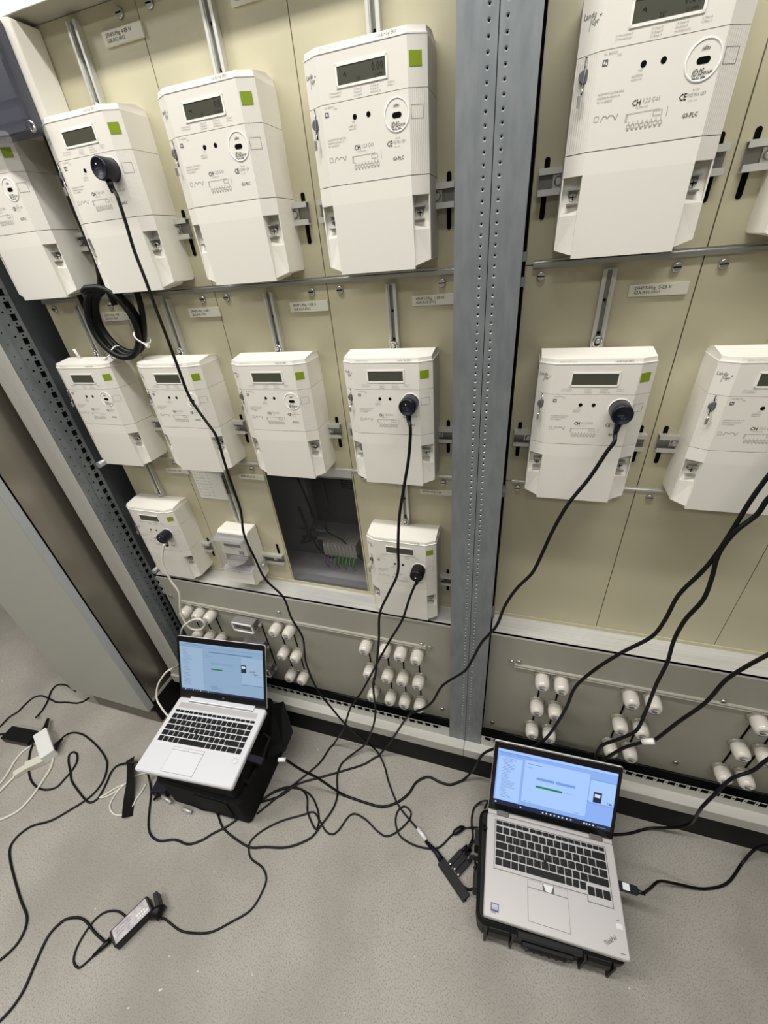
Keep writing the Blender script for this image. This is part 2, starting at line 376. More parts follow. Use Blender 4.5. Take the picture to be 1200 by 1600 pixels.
LBL = {(-1.013, 1): ((-.952, -.87, 1.456, 1.474), '2FHP1-Mtg. 1-EB', 'GIA.A01.0002'), (-.7555, 1): ((-.704, -.624, 1.454, 1.472), '2FHP2-Mtg. 5-EB I', 'GIA.A05.0002'),
       (-.498, 1): ((-.454, -.371, 1.454, 1.472), '4FHP1-Mtg. 1-EB II', 'GIA.A13.4703'), (-.241, 1): ((-.201, -.119, 1.454, 1.471), '4FHP2-Mtg. 1-EB III', 'GIA.A13.4702'),
       (.1205, 1): ((.156, .238, 1.451, 1.468), '2FHP7-Mtg. 5-EB V', 'GIA.A01.0001'), (-.7555, 0): ((-.705, -.624, 1.865, 1.882), '2FHP3-Mtg. 4-EB IV', 'GIA.A02.4002'),
       (-.498, 0): ((-.458, -.376, 1.868, 1.885), '4FHP3-Mtg. 2-EB IV', 'GIA.A02.4005'), (-1.013, 2): ((-.954, -.875, 1.051, 1.065), '2FHP1-Mtg. 1-EB', ''),
       (-.7555, 2): ((-.707, -.627, 1.050, 1.064), '4FHP5-Mtg. 2-EB', ''), (-.241, 2): ((-.201, -.117, 1.048, 1.061), '4FHP6-Mtg. 3-EB', ''),
       (-.241, 0): ((-.199, -.118, 1.868, 1.885), '4FHP4-Mtg. 2-EB V', 'GIA.A02.4006'), (.377, 1): ((.412, .494, 1.451, 1.468), '2FHP8-Mtg. 5-EB VI', 'GIA.A01.0003')}
rows = [(Z1, ZT, 1.760), (Z2, Z1, 1.3515), (Z3, Z2, .9345)]
def cell(i, E_, C_, r, right):
    z0, z1, zm = rows[r]; cx = C_[i]
    hole = (-.6235, -.3735, .684, 1.075) if (not right and i == 2 and r == 2) else None
    p = panel(E_[i], E_[i+1], z0, z1, hole=hole)
    for sx in (E_[i]+.027, E_[i+1]-.033): 
        if not hole: inst(SCREW, 'panel_screw', (sx, -.0005, z1-.0165), p)
    if hole or (right and (r == 2 or i > 1)): return
    fer = (not right and r == 2 and i == 1)
    if fer:
        inst(VR, 'vertical_rail', (cx+.004, -.0005, .905), p); inst(VR, 'vertical_rail', (cx+.004, -.0005, 1.0), p)
        inst(HR_S, 'horizontal_rail', (cx+.012, -.0005, .775), p)
        inst(SLOT, 'panel_slot', (cx+.105, -.0003, .79), p); inst(SLOT, 'panel_slot', (cx-.085, -.0003, .79), p)
    else:
        inst(VR, 'vertical_rail', (cx+.002, -.0005, zm-.013), p)
        inst(HR, 'horizontal_rail', (cx-.001, -.0005, zm-.1485), p)
        for s_ in (-1, 1): inst(SLOT, 'panel_slot', (cx+s_*.108-.001, -.0003, zm-.156), p)
        if not (r == 0 and (right or i > 1)) :
            m = MB()    # hanging loop above the meter
            pts = [(cx+.002+.0065*math.cos(t), -.0145, zm+.034+(.0085*math.sin(t))) for t in [2*PI*k/14 for k in range(15)]]
            m.tube(pts, .0022, 'chrome', 6); m.lathe([(.004, 0), (.004, -.006), (.003, -.007)], (cx+.002, -.0125, zm+.036), 'y', 'chrome', 10)
            m.obj('hanging_loop', p)
    k = (cx, r)
    if k in LBL:
        q, a, b_ = LBL[k]; plate(p, *q, a, b_)
for r in range(3):
    for i in range(4): cell(i, LE, LC, r, False)
    for i in range(4): cell(i, RE, RC, r, True)
# horizontal cover strips on the joints
for x0, x1 in ((-1.122, -.1125), (.006, 1.02)):
    for z, hh, yy in ((Z1+.002, .0055, -.006), (Z2, .0035, -.003)):
        m = MB(); m.prism([(0, z-hh), (yy, z-hh), (yy, z+hh*.2), (yy*.5, z+hh*.5), (yy*.5, z+hh), (0, z+hh)], x0, x1, 'x', 'alu' if hh > .005 else 'rail'); m.obj('cover_strip', cab)
# ledge and lower panel
for x0, x1 in ((-1.122, -.112), (-.0075, 1.02)):
    m = MB(); m.box(x0, x1, -.0655, .004, Z3-.005, Z3, 'ledge'); m.box(x0, x1, -.0655, -.0635, Z3-.012, Z3, 'ledge'); m.box(x0, x1, -.003, 0, Z3, Z3+.010, 'beige'); m.obj('ledge', cab)
lower = []
for x0, x1 in ((-1.122, -.1125), (-.0075, 1.02)):
    m = MB(); m.box(x0, x1, -.065, -.061, .217, Z3-.006, 'grey_panel'); lp = m.obj('lower_panel', cab, bevel=.0008); lower.append(lp)
m = MB(); m.box(-1.063, -.187, -.0695, -.065, .558, .571, 'strip'); m.box(-1.063, -.187, -.0708, -.0695, .5595, .5615, 'strip'); m.box(-1.063, -.187, -.0708, -.0695, .5675, .5695, 'strip')
m.obj('marking_strip', lower[0])
m = MB(); m.box(.06, 1.0, -.0695, -.065, .554, .567, 'strip'); m.box(.06, 1.0, -.0708, -.0695, .5555, .5575, 'strip'); m.box(.06, 1.0, -.0708, -.0695, .5635, .5655, 'strip')
fn = lambda a, b_: (a, -.0712, b_)
for i, x in enumerate((.13, .185, .345, .395, .62, .67)): text(m, 'UPLHB%d' % (i+1), x-.02, .558, .0065, 'grey_ink', fn)
m.obj('marking_strip', lower[1])
for x, z, l in ((-1.10, .585, 0), (-.664, .600, 0), (-.2, .576, 0), (-.175, .568, 0), (-.66, .30, 0), (-.14, .27, 0), (.071, .577, 1), (.053, .572, 1), (.54, .572, 1), (.02, .26, 1), (.52, .27, 1)):
    inst(SCREW, 'panel_screw', (x, -.0652, z), lower[l])
# base: perforated rail, profile, plinth
def base_part(x0, x1):
    m = MB(); xs = x0+.02; H_ = []
    n = int((x1-x0-.02)/.0266)
    fn = lambda a, b_, d: (b_, -.10+d, a)      # runs along x: strip coordinate is (z, x)
    for k in range(n):
        H_.append((.2165, xs+k*.0266, .0078, .0088, 4)); H_.append((.2165, xs+(k+.5)*.0266, .0028, .0028, 8))
    holed(m, .205, .2290, x0, x1, H_, fn, 'rail', 'hole', .004)
    m.box(x0, x1, -.10, -.0985, .175, .205, 'rail')
    m.obj('perforated_base_rail', cab)
for x0, x1 in ((-1.16, -.111), (-.009, 1.02)): base_part(x0, x1)
for x0, x1 in ((-1.235, -.0602), (-.0598, 1.3)):
    m = MB(); m.box(x0, x1, -.129, .30, .13, .175, 'frame'); m.obj('base_profile', cab, bevel=.003)
m = MB(); m.box(-1.235, 1.3, -.116, .30, 0, .13, 'plinth'); m.obj('plinth', cab)
m = MB(); m.box(-1.16, 1.02, -.083, -.0635, .175, .205, 'hole'); m.obj('base_gap_shade', cab)  # black block painting the shade behind the base rail
# double post
PP = .01315
for x0, x1, xd in ((-.1105, -.0605, -.0715), (-.0595, -.0110, -.0500)):
    m = MB(); H_ = []
    n = int((2.15-.18)/PP)
    for k in range(n): H_.append((xd, .186+PP*k, .0027, .0029, 8))
    fn = lambda a, b_, d: (a, -.10+d, b_)
    holed(m, x0+.0015, x1-.0015, .175, 2.15, H_, fn, 'galv', 'dimple', .0016)
    m.box(x0+.0002, x0+.0015, -.10, -.084, .175, 2.15, 'galv'); m.box(x1-.0015, x1, -.10, -.084, .175, 2.15, 'galv')
    m.box(x0+.006, x1-.006, -.0985, -.02, .175, 2.15, 'hole'); m.obj('steel_post', cab)
m = MB()
for z in (.30, .72, 1.09, 1.485, 1.52, 1.9): m.box(-.0113, -.004, -.05, -.02, z-.006, z+.006, 'galv')
m.obj('post_bracket', cab)
m = MB(); m.box(-.1125, -.0078, .0045, .006, .2, 2.1, 'hole'); m.obj('post_gap_shade', cab)  # black sheet painting the shade in the gap behind the post
# far side post, front frame strip and side sheet
m = MB()
fnx = lambda a, b_, d: (-1.16-d, a, b_)
H_ = []; n = int((2.15-.20)/.0266)
for k in range(n): H_.append((-.0600, .205+k*.0266, .0062, .0075, 4)); H_.append((-.0600, .205+(k+.5)*.0266, .0024, .0024, 8))
holed(m, -.0705, -.045, .175, 2.15, H_, fnx, 'galv', 'hole', .004)
H_ = [(-.079, .205+.0133+k*.0266, .0026, .0026, 8) for k in range(n)]
holed(m, -.0875, -.0705, .175, 2.15, H_, fnx, 'galv', 'hole', .004)
H_ = [(-.104, .205+k*.0266, .0016, .0018, 8) for k in range(n)]
holed(m, -.118, -.0905, .175, 2.15, H_, fnx, 'galv', 'hole', .002)
m.box(-1.16, -1.1565, -.0905, -.0875, .175, 2.15, 'galv')
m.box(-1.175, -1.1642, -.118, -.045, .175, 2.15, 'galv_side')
m.obj('perforated_post', cab)
m = MB(); m.box(-1.236, -1.16, -.121, -.1185, .175, 2.15, 'frame'); m.box(-1.19, -1.187, -.1225, -.121, .175, 2.15, 'frame'); m.box(-1.236, -1.2335, -.1185, -.05, .175, 2.15, 'frame'); m.obj('front_frame_strip', cab, bevel=.0008)
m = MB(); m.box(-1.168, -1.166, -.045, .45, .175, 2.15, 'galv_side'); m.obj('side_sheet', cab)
for z in (1.085, .672, .640, .608, .576):
    m = MB(); m.lathe([(.009, .030), (.009, -.050)], (-1.148, 0, z), 'y', 'rail', 12); m.obj('crossbar', cab)
# rear of the cabinet (seen through the window)
m = MB(); m.box(-1.16, 1.02, .30, .305, .175, 2.1, 'inside'); m.obj('rear_sheet', cab)
m = MB(); m.box(-1.16, 1.02, .004, .30, .672, .676, 'inside_light'); m.obj('inner_shelf', cab)
# soffit and top frame
m = MB(); m.box(-1.16, 1.02, -.0455, .02, ZT, ZT+.004, 'grey_panel'); m.obj('top_soffit', cab)
m = MB(); m.box(-1.16, 1.02, -.0475, -.0455, ZT, 2.15, 'white_frame'); m.obj('top_front_plate', cab)
# window, with its things behind
win = MB().box(-.6232, -.3738, .0015, .0035, .686, 1.075, 'plexi').obj('inspection_window', cab)
for q in ((-.623, -.374, .005, .03, .684, .694), (-.6235, -.3735, -.002, .012, 1.075, 1.094), (-.62, -.376, .012, .03, 1.062, 1.074)):
    m = MB(); m.box(*q, 'rail'); m.obj('window_rail', win)
m = MB()
for r_ in range(52):
    for c_ in range(26):
        x = -.55+c_*.009; z = .86+r_*.0075
        m.add([(x-.003, .2985, z-.0022), (x+.003, .2985, z-.0022), (x+.003, .2985, z+.0022), (x-.003, .2985, z+.0022)], [(0, 1, 2, 3)], 'hole')
tag(m.obj('perforation', win), kind='stuff')
m = MB(); m.box(-.70, -.30, .26, .29, 1.0, 1.02, 'mesh_back'); m.obj('rear_brace', win)
m = MB(); m.box(-.75, -.60, .15, .18, .676, 1.2, 'mesh_back'); m.obj('rear_brace', win)
m = MB(); m.box(-.66, -.36, .15, .20, .74, .752, 'rail'); m.box(-.66, -.36, .15, .20, .775, .782, 'rail'); m.obj('mounting_rail', win)
for k in range(9):
    m = MB(); x = -.545+k*.0125; m.box(x, x+.0115, .085, .15, .735, .785, 'terminal'); m.box(x+.003, x+.0085, .0835, .086, .772, .780, 'chrome'); m.obj('terminal_block', win)
for k in range(9):
    m = MB(); x = -.540+k*.0125; dx = random.uniform(-.02, .03)
    m.tube(spline([(x, .08, .742), (x+.002, .06, .73), (x+dx*.5, .075, .71), (x+dx, .09, .68)], 4), .0016, 'wire_green' if k > 2 else 'wire_violet', 5); m.obj('wire', win)
m = MB(); m.tube(spline([(-.57, .05, 1.08), (-.55, .06, .95), (-.56, .08, .86), (-.59, .10, .80), (-.57, .1, .74), (-.53, .1, .71), (-.5, .1, .74)], 6), .003, 'black', 6); m.obj('inner_cable', win)
m = MB(); m.tube(spline([(-.50, .07, 1.08), (-.49, .07, .95), (-.52, .08, .84), (-.48, .09, .80), (-.43, .09, .74), (-.40, .1, .70)], 6), .0022, 'black', 6); m.obj('inner_cable', win)
m = MB(); m.tube(spline([(-.61, .10, .90), (-.60, .10, .80), (-.63, .1, .76), (-.58, .1, .78)], 6), .004, 'black', 6); m.obj('inner_cable', win)

# ---------------------------------------------------------------- white fuse caps on the lower panel
def fuse_cap():
    t = empty('fuse_carrier')
    m = MB(); m.lathe([(.0185, 0), (.0185, -.002), (.0165, -.004), (.0165, -.0075), (.0155, -.0075)], (0, 0, 0), 'y', 'collar', 20); m.obj('collar', t)
    m = MB(); m.lathe([(.0135, -.001), (.0145, -.006), (.0158, -.012), (.0160, -.022), (.0152, -.032), (.0130, -.0375), (.0100, -.0395), (.0065, -.0390), (.0055, -.0370), (.0002, -.0365)], (0, 0, 0), 'y', 'porcelain', 20)
    m.obj('porcelain_body', t)
    m = MB(); m.box(-.0058, .0058, -.0392, -.0360, -.0125, -.0035, 'seal'); m.obj('seal_notch', t)
    return t
cap0 = fuse_cap(); first = [cap0]
Zs = [.537, .417, .296]; ordn = ['top', 'middle', 'bottom']; nth = ['first', 'second', 'third', 'fourth']
def caps(xs, where, count_from, rows_, group, big=()):
    for r_ in rows_:
        for k, x in enumerate(xs):
            c = first.pop() if first else dup(cap0)
            c.location = (x, -.065, Zs[r_])
            if (k, r_) in big: c.scale = (1.18, 1.05, 1.18)
            idx = k
            tag(c, 'white screw cap, %s row, %s %s in the %s' % (ordn[r_], nth[idx], count_from, where), 'fuse', group)
caps([-1.036, -.985, -.937], 'cluster by the white cable', 'cap', (0, 1, 2), 'screw caps by the far post', big=((0, 0),))
caps([-.681, -.632], 'cluster beside the framed windows', 'cap', (0, 1, 2), 'screw caps beside the framed windows')
caps([-.370, -.309, -.260, -.210], 'four-wide cluster', 'cap', (0, 1, 2), 'screw caps in the four-wide cluster', big=((1, 0), (1, 1), (1, 2)))
caps([.135, .183], 'cluster beyond the steel post', 'cap', (0, 1, 2), 'screw caps next to the steel post')
caps([.347, .397], 'cluster above the grey laptop', 'cap', (0, 1, 2), 'screw caps above the grey laptop')
caps([.618, .668], 'cluster at the picture edge', 'cap', (0, 1, 2), 'screw caps at the picture edge', big=((0, 0),))
for l, xs in ((0, [-1.041, -.99, -.942, -.686, -.637, -.375, -.314, -.265, -.215, -.80+.045]), (1, [.13, .178, .342, .392, .613, .663])):
    for x in xs:
        m = MB(); m.box(x+.003, x+.007, -.0668, -.065, .305, .53, 'hole'); m.obj('connecting_slot', lower[l])
# framed rectangular windows
for k, z in enumerate((.531, .417, .296)):
    t = empty('module_cover', (-.798, -.065, z))
    tag(t, 'clear framed module window on grey lower panel, %s of three, beside white caps' % ordn[k], 'cover', 'framed module windows')
    m = MB(); W_, H2 = .040, .020
    m.box(-W_, W_, -.034, 0, H2-.003, H2, 'clear'); m.box(-W_, W_, -.034, 0, -H2, -H2+.003, 'clear'); m.box(-W_, -W_+.003, -.034, 0, -H2, H2, 'clear'); m.box(W_-.003, W_, -.034, 0, -H2, H2, 'clear'); m.obj('clear_sides', t)
    m = MB(); q = .0055
    m.box(-W_, W_, -.037, -.033, H2-q, H2, 'white'); m.box(-W_, W_, -.037, -.033, -H2, -H2+q*.7, 'white'); m.box(-W_, -W_+q*.7, -.037, -.033, -H2, H2, 'white'); m.box(W_-q*.7, W_, -.037, -.033, -H2, H2, 'white'); m.obj('frame', t, bevel=.0008)
    m = MB(); m.box(-W_+.003, W_-.003, -.026, -.002, -H2+.004, H2-.004, 'laptop_dark')
    for i in range(4): m.box(-W_+.006+i*.018, -W_+.020+i*.018, -.029, -.026, -.008, .010, 'seal')
    m.obj('module', t)
    m = MB(); m.lathe([(.006, 0), (.006, -.012), (.004, -.014)], (W_+.007, 0, -.006), 'y', 'collar', 10); m.obj('side_knob', t)

# ---------------------------------------------------------------- neighbouring cabinet
nc = empty('side_cabinet', (-1.46, 0, 0)); tag(nc, 'grey steel cabinet with brushed steel flank standing at the end of the meter wall', 'cabinet')
def ncp(m, name, bevel=0): m.xf(Matrix.Translation((1.46, 0, 0))); return m.obj(name, nc, bevel=bevel)
m = MB(); m.box(-1.655, -1.268, -.222, .40, .115, 2.15, 'polished'); ncp(m, 'steel_body')
m = MB(); m.box(-1.668, -1.2585, -.2545, -.230, .106, 2.15, 'door'); m.box(-1.2588, -1.2570, -.2530, -.2285, .108, 2.15, 'door_edge'); ncp(m, 'door', .002)
m = MB(); m.box(-1.655, -1.262, -.231, -.2215, .112, 2.15, 'hole'); ncp(m, 'door_gap_shade')  # black block painting the shade in the gap between door and body
m = MB(); m.box(-1.610, -1.262, -.232, .40, 0, .108, 'plinth'); m.box(-1.600, -1.262, -.237, -.232, 0, .070, 'plinth2'); ncp(m, 'plinth')
m = MB(); m.box(-1.2685, -1.2665, -.222, -.10, .115, .128, 'frame'); m.lathe([(.0022, 0), (.0022, .003)], (-1.268, -.205, .21), 'x', 'chrome', 8); ncp(m, 'bottom_trim')

# ---------------------------------------------------------------- smoked distribution box top-left
fb = empty('distribution_box', (-.95, 0, 1.88)); tag(fb, 'cream distribution box with smoked transparent lid under the cabinet top', 'box')
def fbp(m, name, bevel=0): m.xf(Matrix.Translation((.95, 0, -1.88))); return m.obj(name, fb, bevel=bevel)
m = MB(); m.prism([(-1.10, -.001), (-1.10, -.052), (-1.09, -.062), (-.840, -.062), (-.830, -.055), (-.830, -.001)], 1.775, 1.907, 'z', 'plastic'); fbp(m, 'housing', .002)
m = MB(); m.rbox(-1.095, -.836, -.097, -.062, 1.765, 1.905, 'smoked', .008, 3, 'y'); fbp(m, 'smoked_lid')
m = MB(); m.box(-1.08, -.86, -.068, -.0622, 1.79, 1.89, 'seal'); m.box(-1.08, -.86, -.073, -.068, 1.815, 1.86, 'laptop_dark'); fbp(m, 'inner_plate')
m = MB(); m.tube([(-.834+.006*math.cos(t), -.090, 1.772+.007*math.sin(t)) for t in [2*PI*k/10 for k in range(11)]], .0018, 'chrome', 6); fbp(m, 'seal_eyelet')

# ---------------------------------------------------------------- electricity meters
XI, XO, YF, YK = .0645, .0885, -.0763, -.0627
def surf(x):
    a = abs(x)
    return YF if a <= XI else YF+(a-XI)/(XO-XI)*(YK-YF)
def on(eps): return lambda x, z: (x, surf(x)-eps, z)
def section(ins=0.0):
    return [(-XO+ins, 0), (-XO+ins, YK+ins*.6), (-XI, YF+ins), (XI, YF+ins), (XO-ins, YK+ins*.6), (XO-ins, 0)]
def shell(m, z0, z1, ribbed=False, ins=0.0):
    p = section(ins); n = 6
    vs = [(x, y, z0) for x, y in p]+[(x, y, z1) for x, y in p]
    fs = [(i, i+1, n+i+1, n+i) for i in range(5)]+[(5, 0, n, n+5), tuple(range(n))[::-1], tuple(range(n, 2*n))]
    m.add(vs, [fs[0], fs[2], fs[4], fs[5], fs[6], fs[7]], 'plastic'); m.add(vs, [fs[1], fs[3]], 'ribbed' if ribbed else 'plastic')
def meter_proto():
    t = empty('electricity_meter')
    m = MB()
    shell(m, -.1255, -.0350, True); shell(m, -.0350, -.0342, ins=.0012); shell(m, -.0342, .0155)
    # title band and sloped top
    p = section(.0010); q = section(.0022); zt = .0232
    vs = [(x, y, .0155) for x, y in p]+[(x, y, zt) for x, y in q]
    m.add(vs, [(i, (i+1) % 6, 6+(i+1) % 6, 6+i) for i in range(6)], 'plastic')
    q2 = [(-XO+.0022, 0, .0249), (-XO+.0022, -.022, .0290), (XO-.0022, -.022, .0290), (XO-.0022, 0, .0249)]
    b0 = [(x, y, zt) for x, y in q]
    vs = b0+q2    # b0: 0..5, q2: 6..9
    m.add(vs, [(1, 2, 3, 4, 8, 7), (7, 8, 9, 6), (0, 1, 7, 6), (4, 5, 9, 8)], 'plastic')
    m.obj('housing', t)
    m = MB()    # bright ridge between title band and front
    for a, b_ in ((-XO, -XI), (-XI, XI), (XI, XO)):
        m.add([(a, surf(a)-.0006, .0152), (b_, surf(b_)-.0006, .0152), (b_, surf(b_)-.0006, .0166), (a, surf(a)-.0006, .0166), (a, surf(a)+.002, .0166), (b_, surf(b_)+.002, .0166)], [(0, 1, 2, 3), (3, 2, 5, 4)], 'ridge')
    m.obj('top_ridge', t)
    m = MB()    # terminal cover
    shell(m, -.1490, -.1264)
    m.prism([(-.062, -.1264), (YF-.0002, -.1264), (YF-.0002, -.1500), (YF+.0034, -.2447), (-.058, -.2447), (-.012, -.2400), (-.012, -.1264)], -XI, XI, 'x', 'cover')
    for s_ in (-1, 1):
        xs = sorted((s_*XI, s_*(XO-.0018)))
        xi, xo = s_*XI, s_*(XO-.0018)
        prof = [(-.001, -.149, -.001, -.149), (-.0500, -.149, -.0500, -.149), (-.0655, -.192, -.0615, -.192), (-.0705, -.2405, -.0625, -.2335), (-.004, -.2335, -.004, -.2335)]
        vs = [(xi, a_, b_) for a_, b_, _, _ in prof]+[(xo, c_, d_) for _, _, c_, d_ in prof]; n = len(prof)
        m.add(vs, [(i, (i+1) % n, n+(i+1) % n, n+i) for i in range(n)]+[tuple(range(n)), tuple(range(n, 2*n))], 'cover')
        xs = sorted((s_*(XO-.0018), s_*XO))
        m.prism([(0, -.149), (YK, -.149), (YK, -.233), (-.004, -.233), (0, -.229)], xs[0], xs[1], 'x', 'cover')
    m.obj('terminal_cover', t)
    # display
    m = MB(); e = .0022
    for q in ((-.0373, -.0348, -.0212, .0025), (.0344, .0369, -.0212, .0025), (-.0373, .0369, 0, .0025), (-.0373, .0369, -.0212, -.0185)): m.box(q[0], q[1], YF-.0009, YF+.001, q[2], q[3], 'ridge')
    f = m.obj('display_frame', t)
    m = MB(); m.box(-.0348, .0344, YF-.0002, YF+.001, -.0185, 0, 'lcd'); m.obj('display', t)
    # green sticker, outline square
    def flank_quad(m, x0, x1, z0, z1, mt, ep=.0003):
        fo = on(ep); m.add([fo(x0, z0), fo(x1, z0), fo(x1, z1), fo(x0, z1)], [(0, 1, 2, 3)], mt)
    m = MB(); fo = on(.0006); fi = on(-.0005)
    c4 = [(.0666, -.0144), (.0816, -.0144), (.0816, .0002), (.0666, .0002)]
    m.add([fo(*p) for p in c4]+[fi(*p) for p in c4], [(0, 1, 2, 3), (0, 4, 5, 1), (1, 5, 6, 2), (2, 6, 7, 3), (3, 7, 4, 0)], 'green'); m.obj('green_label', t)
    m = MB()
    for q in ((.0671, .0821, -.0652, -.0648), (.0671, .0821, -.0514, -.0510), (.0671, .0675, -.0652, -.0510), (.0817, .0821, -.0652, -.0510)): flank_quad(m, *q, 'line')
    m.obj('outline_square', t)
    # optical port
    m = MB(); cx, cz = .0467, -.0590
    m.lathe([(.0182, .0003), (.0182, -.0007), (.0172, -.0010), (.0165, -.0005), (.0160, .0001)], (cx, YF, cz), 'y', 'ridge', 32, False); o = m.obj('optical_port_ring', t)
    m = MB(); m.lathe([(.0160, 0), (.0160, -.0002)], (cx, YF, cz), 'y', 'cover', 32, False); dk = m.obj('optical_port', t)
    m = MB(); pts = []
    for i in range(9): a = -PI/2+PI*i/8; pts.append((cx+.0037+.0030*math.cos(a), cz+.0030*math.sin(a)))
    for i in range(9): a = PI/2+PI*i/8; pts.append((cx-.0037+.0030*math.cos(a), cz+.0030*math.sin(a)))
    m.prism(pts, YF-.0001, YF-.0005, 'y', 'hole'); m.obj('port_window', t)
    for x in (-.0149, .0057):
        m = MB(); m.lathe([(.0031, 0), (.0031, -.0003), (.0024, -.0006), (.0012, -.0003)], (x, YF, -.0526), 'y', 'hole', 14); m.obj('indicator_lens', t)
    # seal, wire and crimp
    m = MB(); sx = -.0780; sy = surf(sx)
    m.lathe([(.0066, .0005), (.0066, -.0010), (.0058, -.0016)], (sx, sy-.0006, -.0525), 'y', 'seal', 20, False); s_o = m.obj('round_seal', t)
    m = MB(); m.box(sx-.0009, sx+.0009, sy-.0006, sy+.001, -.0450, -.0355, 'hole'); m.box(sx-.0016, sx, sy-.0006, sy+.001, -.0685, -.0590, 'hole'); m.obj('seal_slot', t)
    m = MB(); m.tube([(sx, sy-.0012, -.037), (sx+.0004, sy-.0034, -.046), (sx-.0004, sy-.0034, -.055), (sx-.0015, sy-.003, -.064), (sx-.002, sy-.0042, -.070)], .0006, 'chrome', 5)
    m.tube([(sx+.001, sy-.001, -.060), (sx-.001, sy-.004, -.066), (sx-.0025, sy-.0045, -.071)], .0005, 'chrome', 5); m.obj('seal_wire', t)
    m = MB(); m.rbox(sx-.0050, sx-.0012, sy-.0068, sy-.0038, -.0815, -.0695, 'chrome', .0012, 2, 'y'); m.obj('crimp', t)
    # mounting tabs
    for s_ in (-1, 1):
        m = MB(); c = s_*.0720
        m.box(c-.0075, c+.0075, -.0665, -.045, -.1635, -.1615, 'chrome'); m.box(c-.0075, c+.0075, -.0665, -.045, -.1800, -.1780, 'chrome')
        m.box(c-.0060, c+.0060, -.0560, -.047, -.1782, -.1632, 'rail_dark'); tb = m.obj('mounting_tab', t)
        m = MB(); m.lathe([(.0048, 0), (.0048, -.0038), (.0036, -.0048)], (c, -.0560, -.1707), 'y', 'chrome', 12); m.box(c-.004, c+.004, -.0613, -.0606, -.1713, -.1701, 'hole'); m.box(c-.0006, c+.0006, -.0613, -.0606, -.1747, -.1667, 'hole'); m.obj('screw', tb)
        m = MB(); m.box(c-.0017, c+.0017, -.0440-.003, -.043, -.1615, -.1540, 'hole'); m.box(c-.0042, c+.0042, -.0520, -.048, -.1860, -.1802, 'hole'); m.obj('slot', t)
    # printing
    m = MB(); fo = on(.0004); ft = lambda x, z: (x, surf(x)-.0002+.0010, z)
    text(m, 'Landis+Gyr E450', .0250, .0178, .0052, 'ink', lambda x, z: (x, surf(x)+.0002, z), sx=.72)
    text(m, 'CH', -.0200, -.0882, .0078, 'ink', fo, weight=.0001, sx=.9)
    text(m, 'CE', .0300, -.0905, .0085, 'ink', fo, weight=.0001, sx=.8)
    text(m, 'G3-PLC', .0378, -.1066, .0058, 'ink', fo, weight=.00006, sx=.86)
    text(m, 'IDIS', .0375, -.0712, .0082, 'ink', on(.0007), shear=.25, weight=.00005, sx=.80)
    text(m, '231LM', .0488, -.0707, .0036, 'ink', on(.0007), shear=.2, weight=.0001, sx=.9)
    text(m, 'Reg No: 0086', .0388, -.0742, .0030, 'ink', on(.0007), weight=.0001, sx=.8)
    text(m, 'xd/ms', .0425, -.0506, .0046, 'ink', on(.0007), shear=.3, weight=.0001, sx=.7)
    m.box(-.0598, -.0540, YF-.0004, YF, -.0480, -.0428, 'seal'); m.box(-.0585, -.0570, YF-.0005, YF, -.0465, -.0442, 'cover'); m.box(-.0562, -.0550, YF-.0005, YF, -.0472, -.0450, 'cover')
    tag(m.obj('printed_marks', t), kind='stuff')
    m = MB()    # maker's hand-written logo
    text(m, 'Landis', -.0866, -.0036, .0072, 'ink', fo, shear=.12, sx=.72, rot=-.06); text(m, 'Gyr', -.0783, -.0100, .0070, 'ink', fo, shear=.2, sx=.72); text(m, '+', -.0706, -.0060, .0060, 'ink', fo)
    m.add([fo(-.0792, -.0145), fo(-.0788, -.0145), fo(-.0780, -.0045), fo(-.0784, -.0045)], [(0, 1, 2, 3)], 'ink'); m.obj('logo', t)
    m = MB(); g = lambda s_, x, z, sz=.0030, sx=.82: text(m, s_, x, z, sz, 'grey_ink', fo, sx=sx)
    text(m, 'ZMX310CTU1LG', -.0575, .0180, .0034, 'grey_ink', lambda x, z: (x, surf(x)+.0002, z), sx=1.0)
    g('T1 T2 T3 T4  Ser.nr. Nr.', -.0015, -.0224)
    for i, (x, l) in enumerate(((-.0495, ('3.7.0 Momentanleistung +P', '4.7.0 Momentanleistung -P')), (-.0135, ('1.8.1 Energie +P', '1.8.2 Energie +P', '2.8.1 Energie +P')), (.0109, ('5.8.1 Energie +R', '5.8.2 Energie +R', '8.8.1 Energie Rc (L2)')), (.0355, ('16.7 Phase -A', '15.7 Phase -C')))):
        for k, s_ in enumerate(l): g(s_, x, -.0258-.0030*k, .0026, .62 if i == 0 else .70)
    g('No. 44557139', -.0590, -.0390); g('2016', -.0450, -.0416)
    g('1000', -.0200, -.0585); g('imp/kWh (0.2)', -.0255, -.0625, .0028, .7); g('imp/kvarh (0.2)', -.0255, -.0655, .0028, .65)
    g('3x230/400V 5(100)A 50Hz', -.0600, -.0735, .0028, .95); g('kl.B(kWh)/ kl.3 (kvarh) Ta', -.0600, -.0770, .0028, .86); g('PLC G3-CENELEC', -.0598, -.0805, .0028, .8)
    g('1.2.3 C-01', -.0085, -.0868, .0062, .72); g('CH-CH01-07137', -.0150, -.0910, .0024, .8); g('0125 M16 1259', .0385, -.0885, .0048, .62); g('11023 - 2016', .0400, -.0925, .0022, .8); g('EN 50470', .0430, -.0835, .0022, .8)
    # connection diagram and little symbols
    def ln(x0, z0, x1, z1, w_=.00022):
        dx, dz = x1-x0, z1-z0; L_ = math.hypot(dx, dz); nx, nz_ = -dz/L_*w_, dx/L_*w_
        m.add([fo(x0+nx, z0+nz_), fo(x0-nx, z0-nz_), fo(x1-nx, z1-nz_), fo(x1+nx, z1+nz_)], [(0, 1, 2, 3)], 'grey_ink')
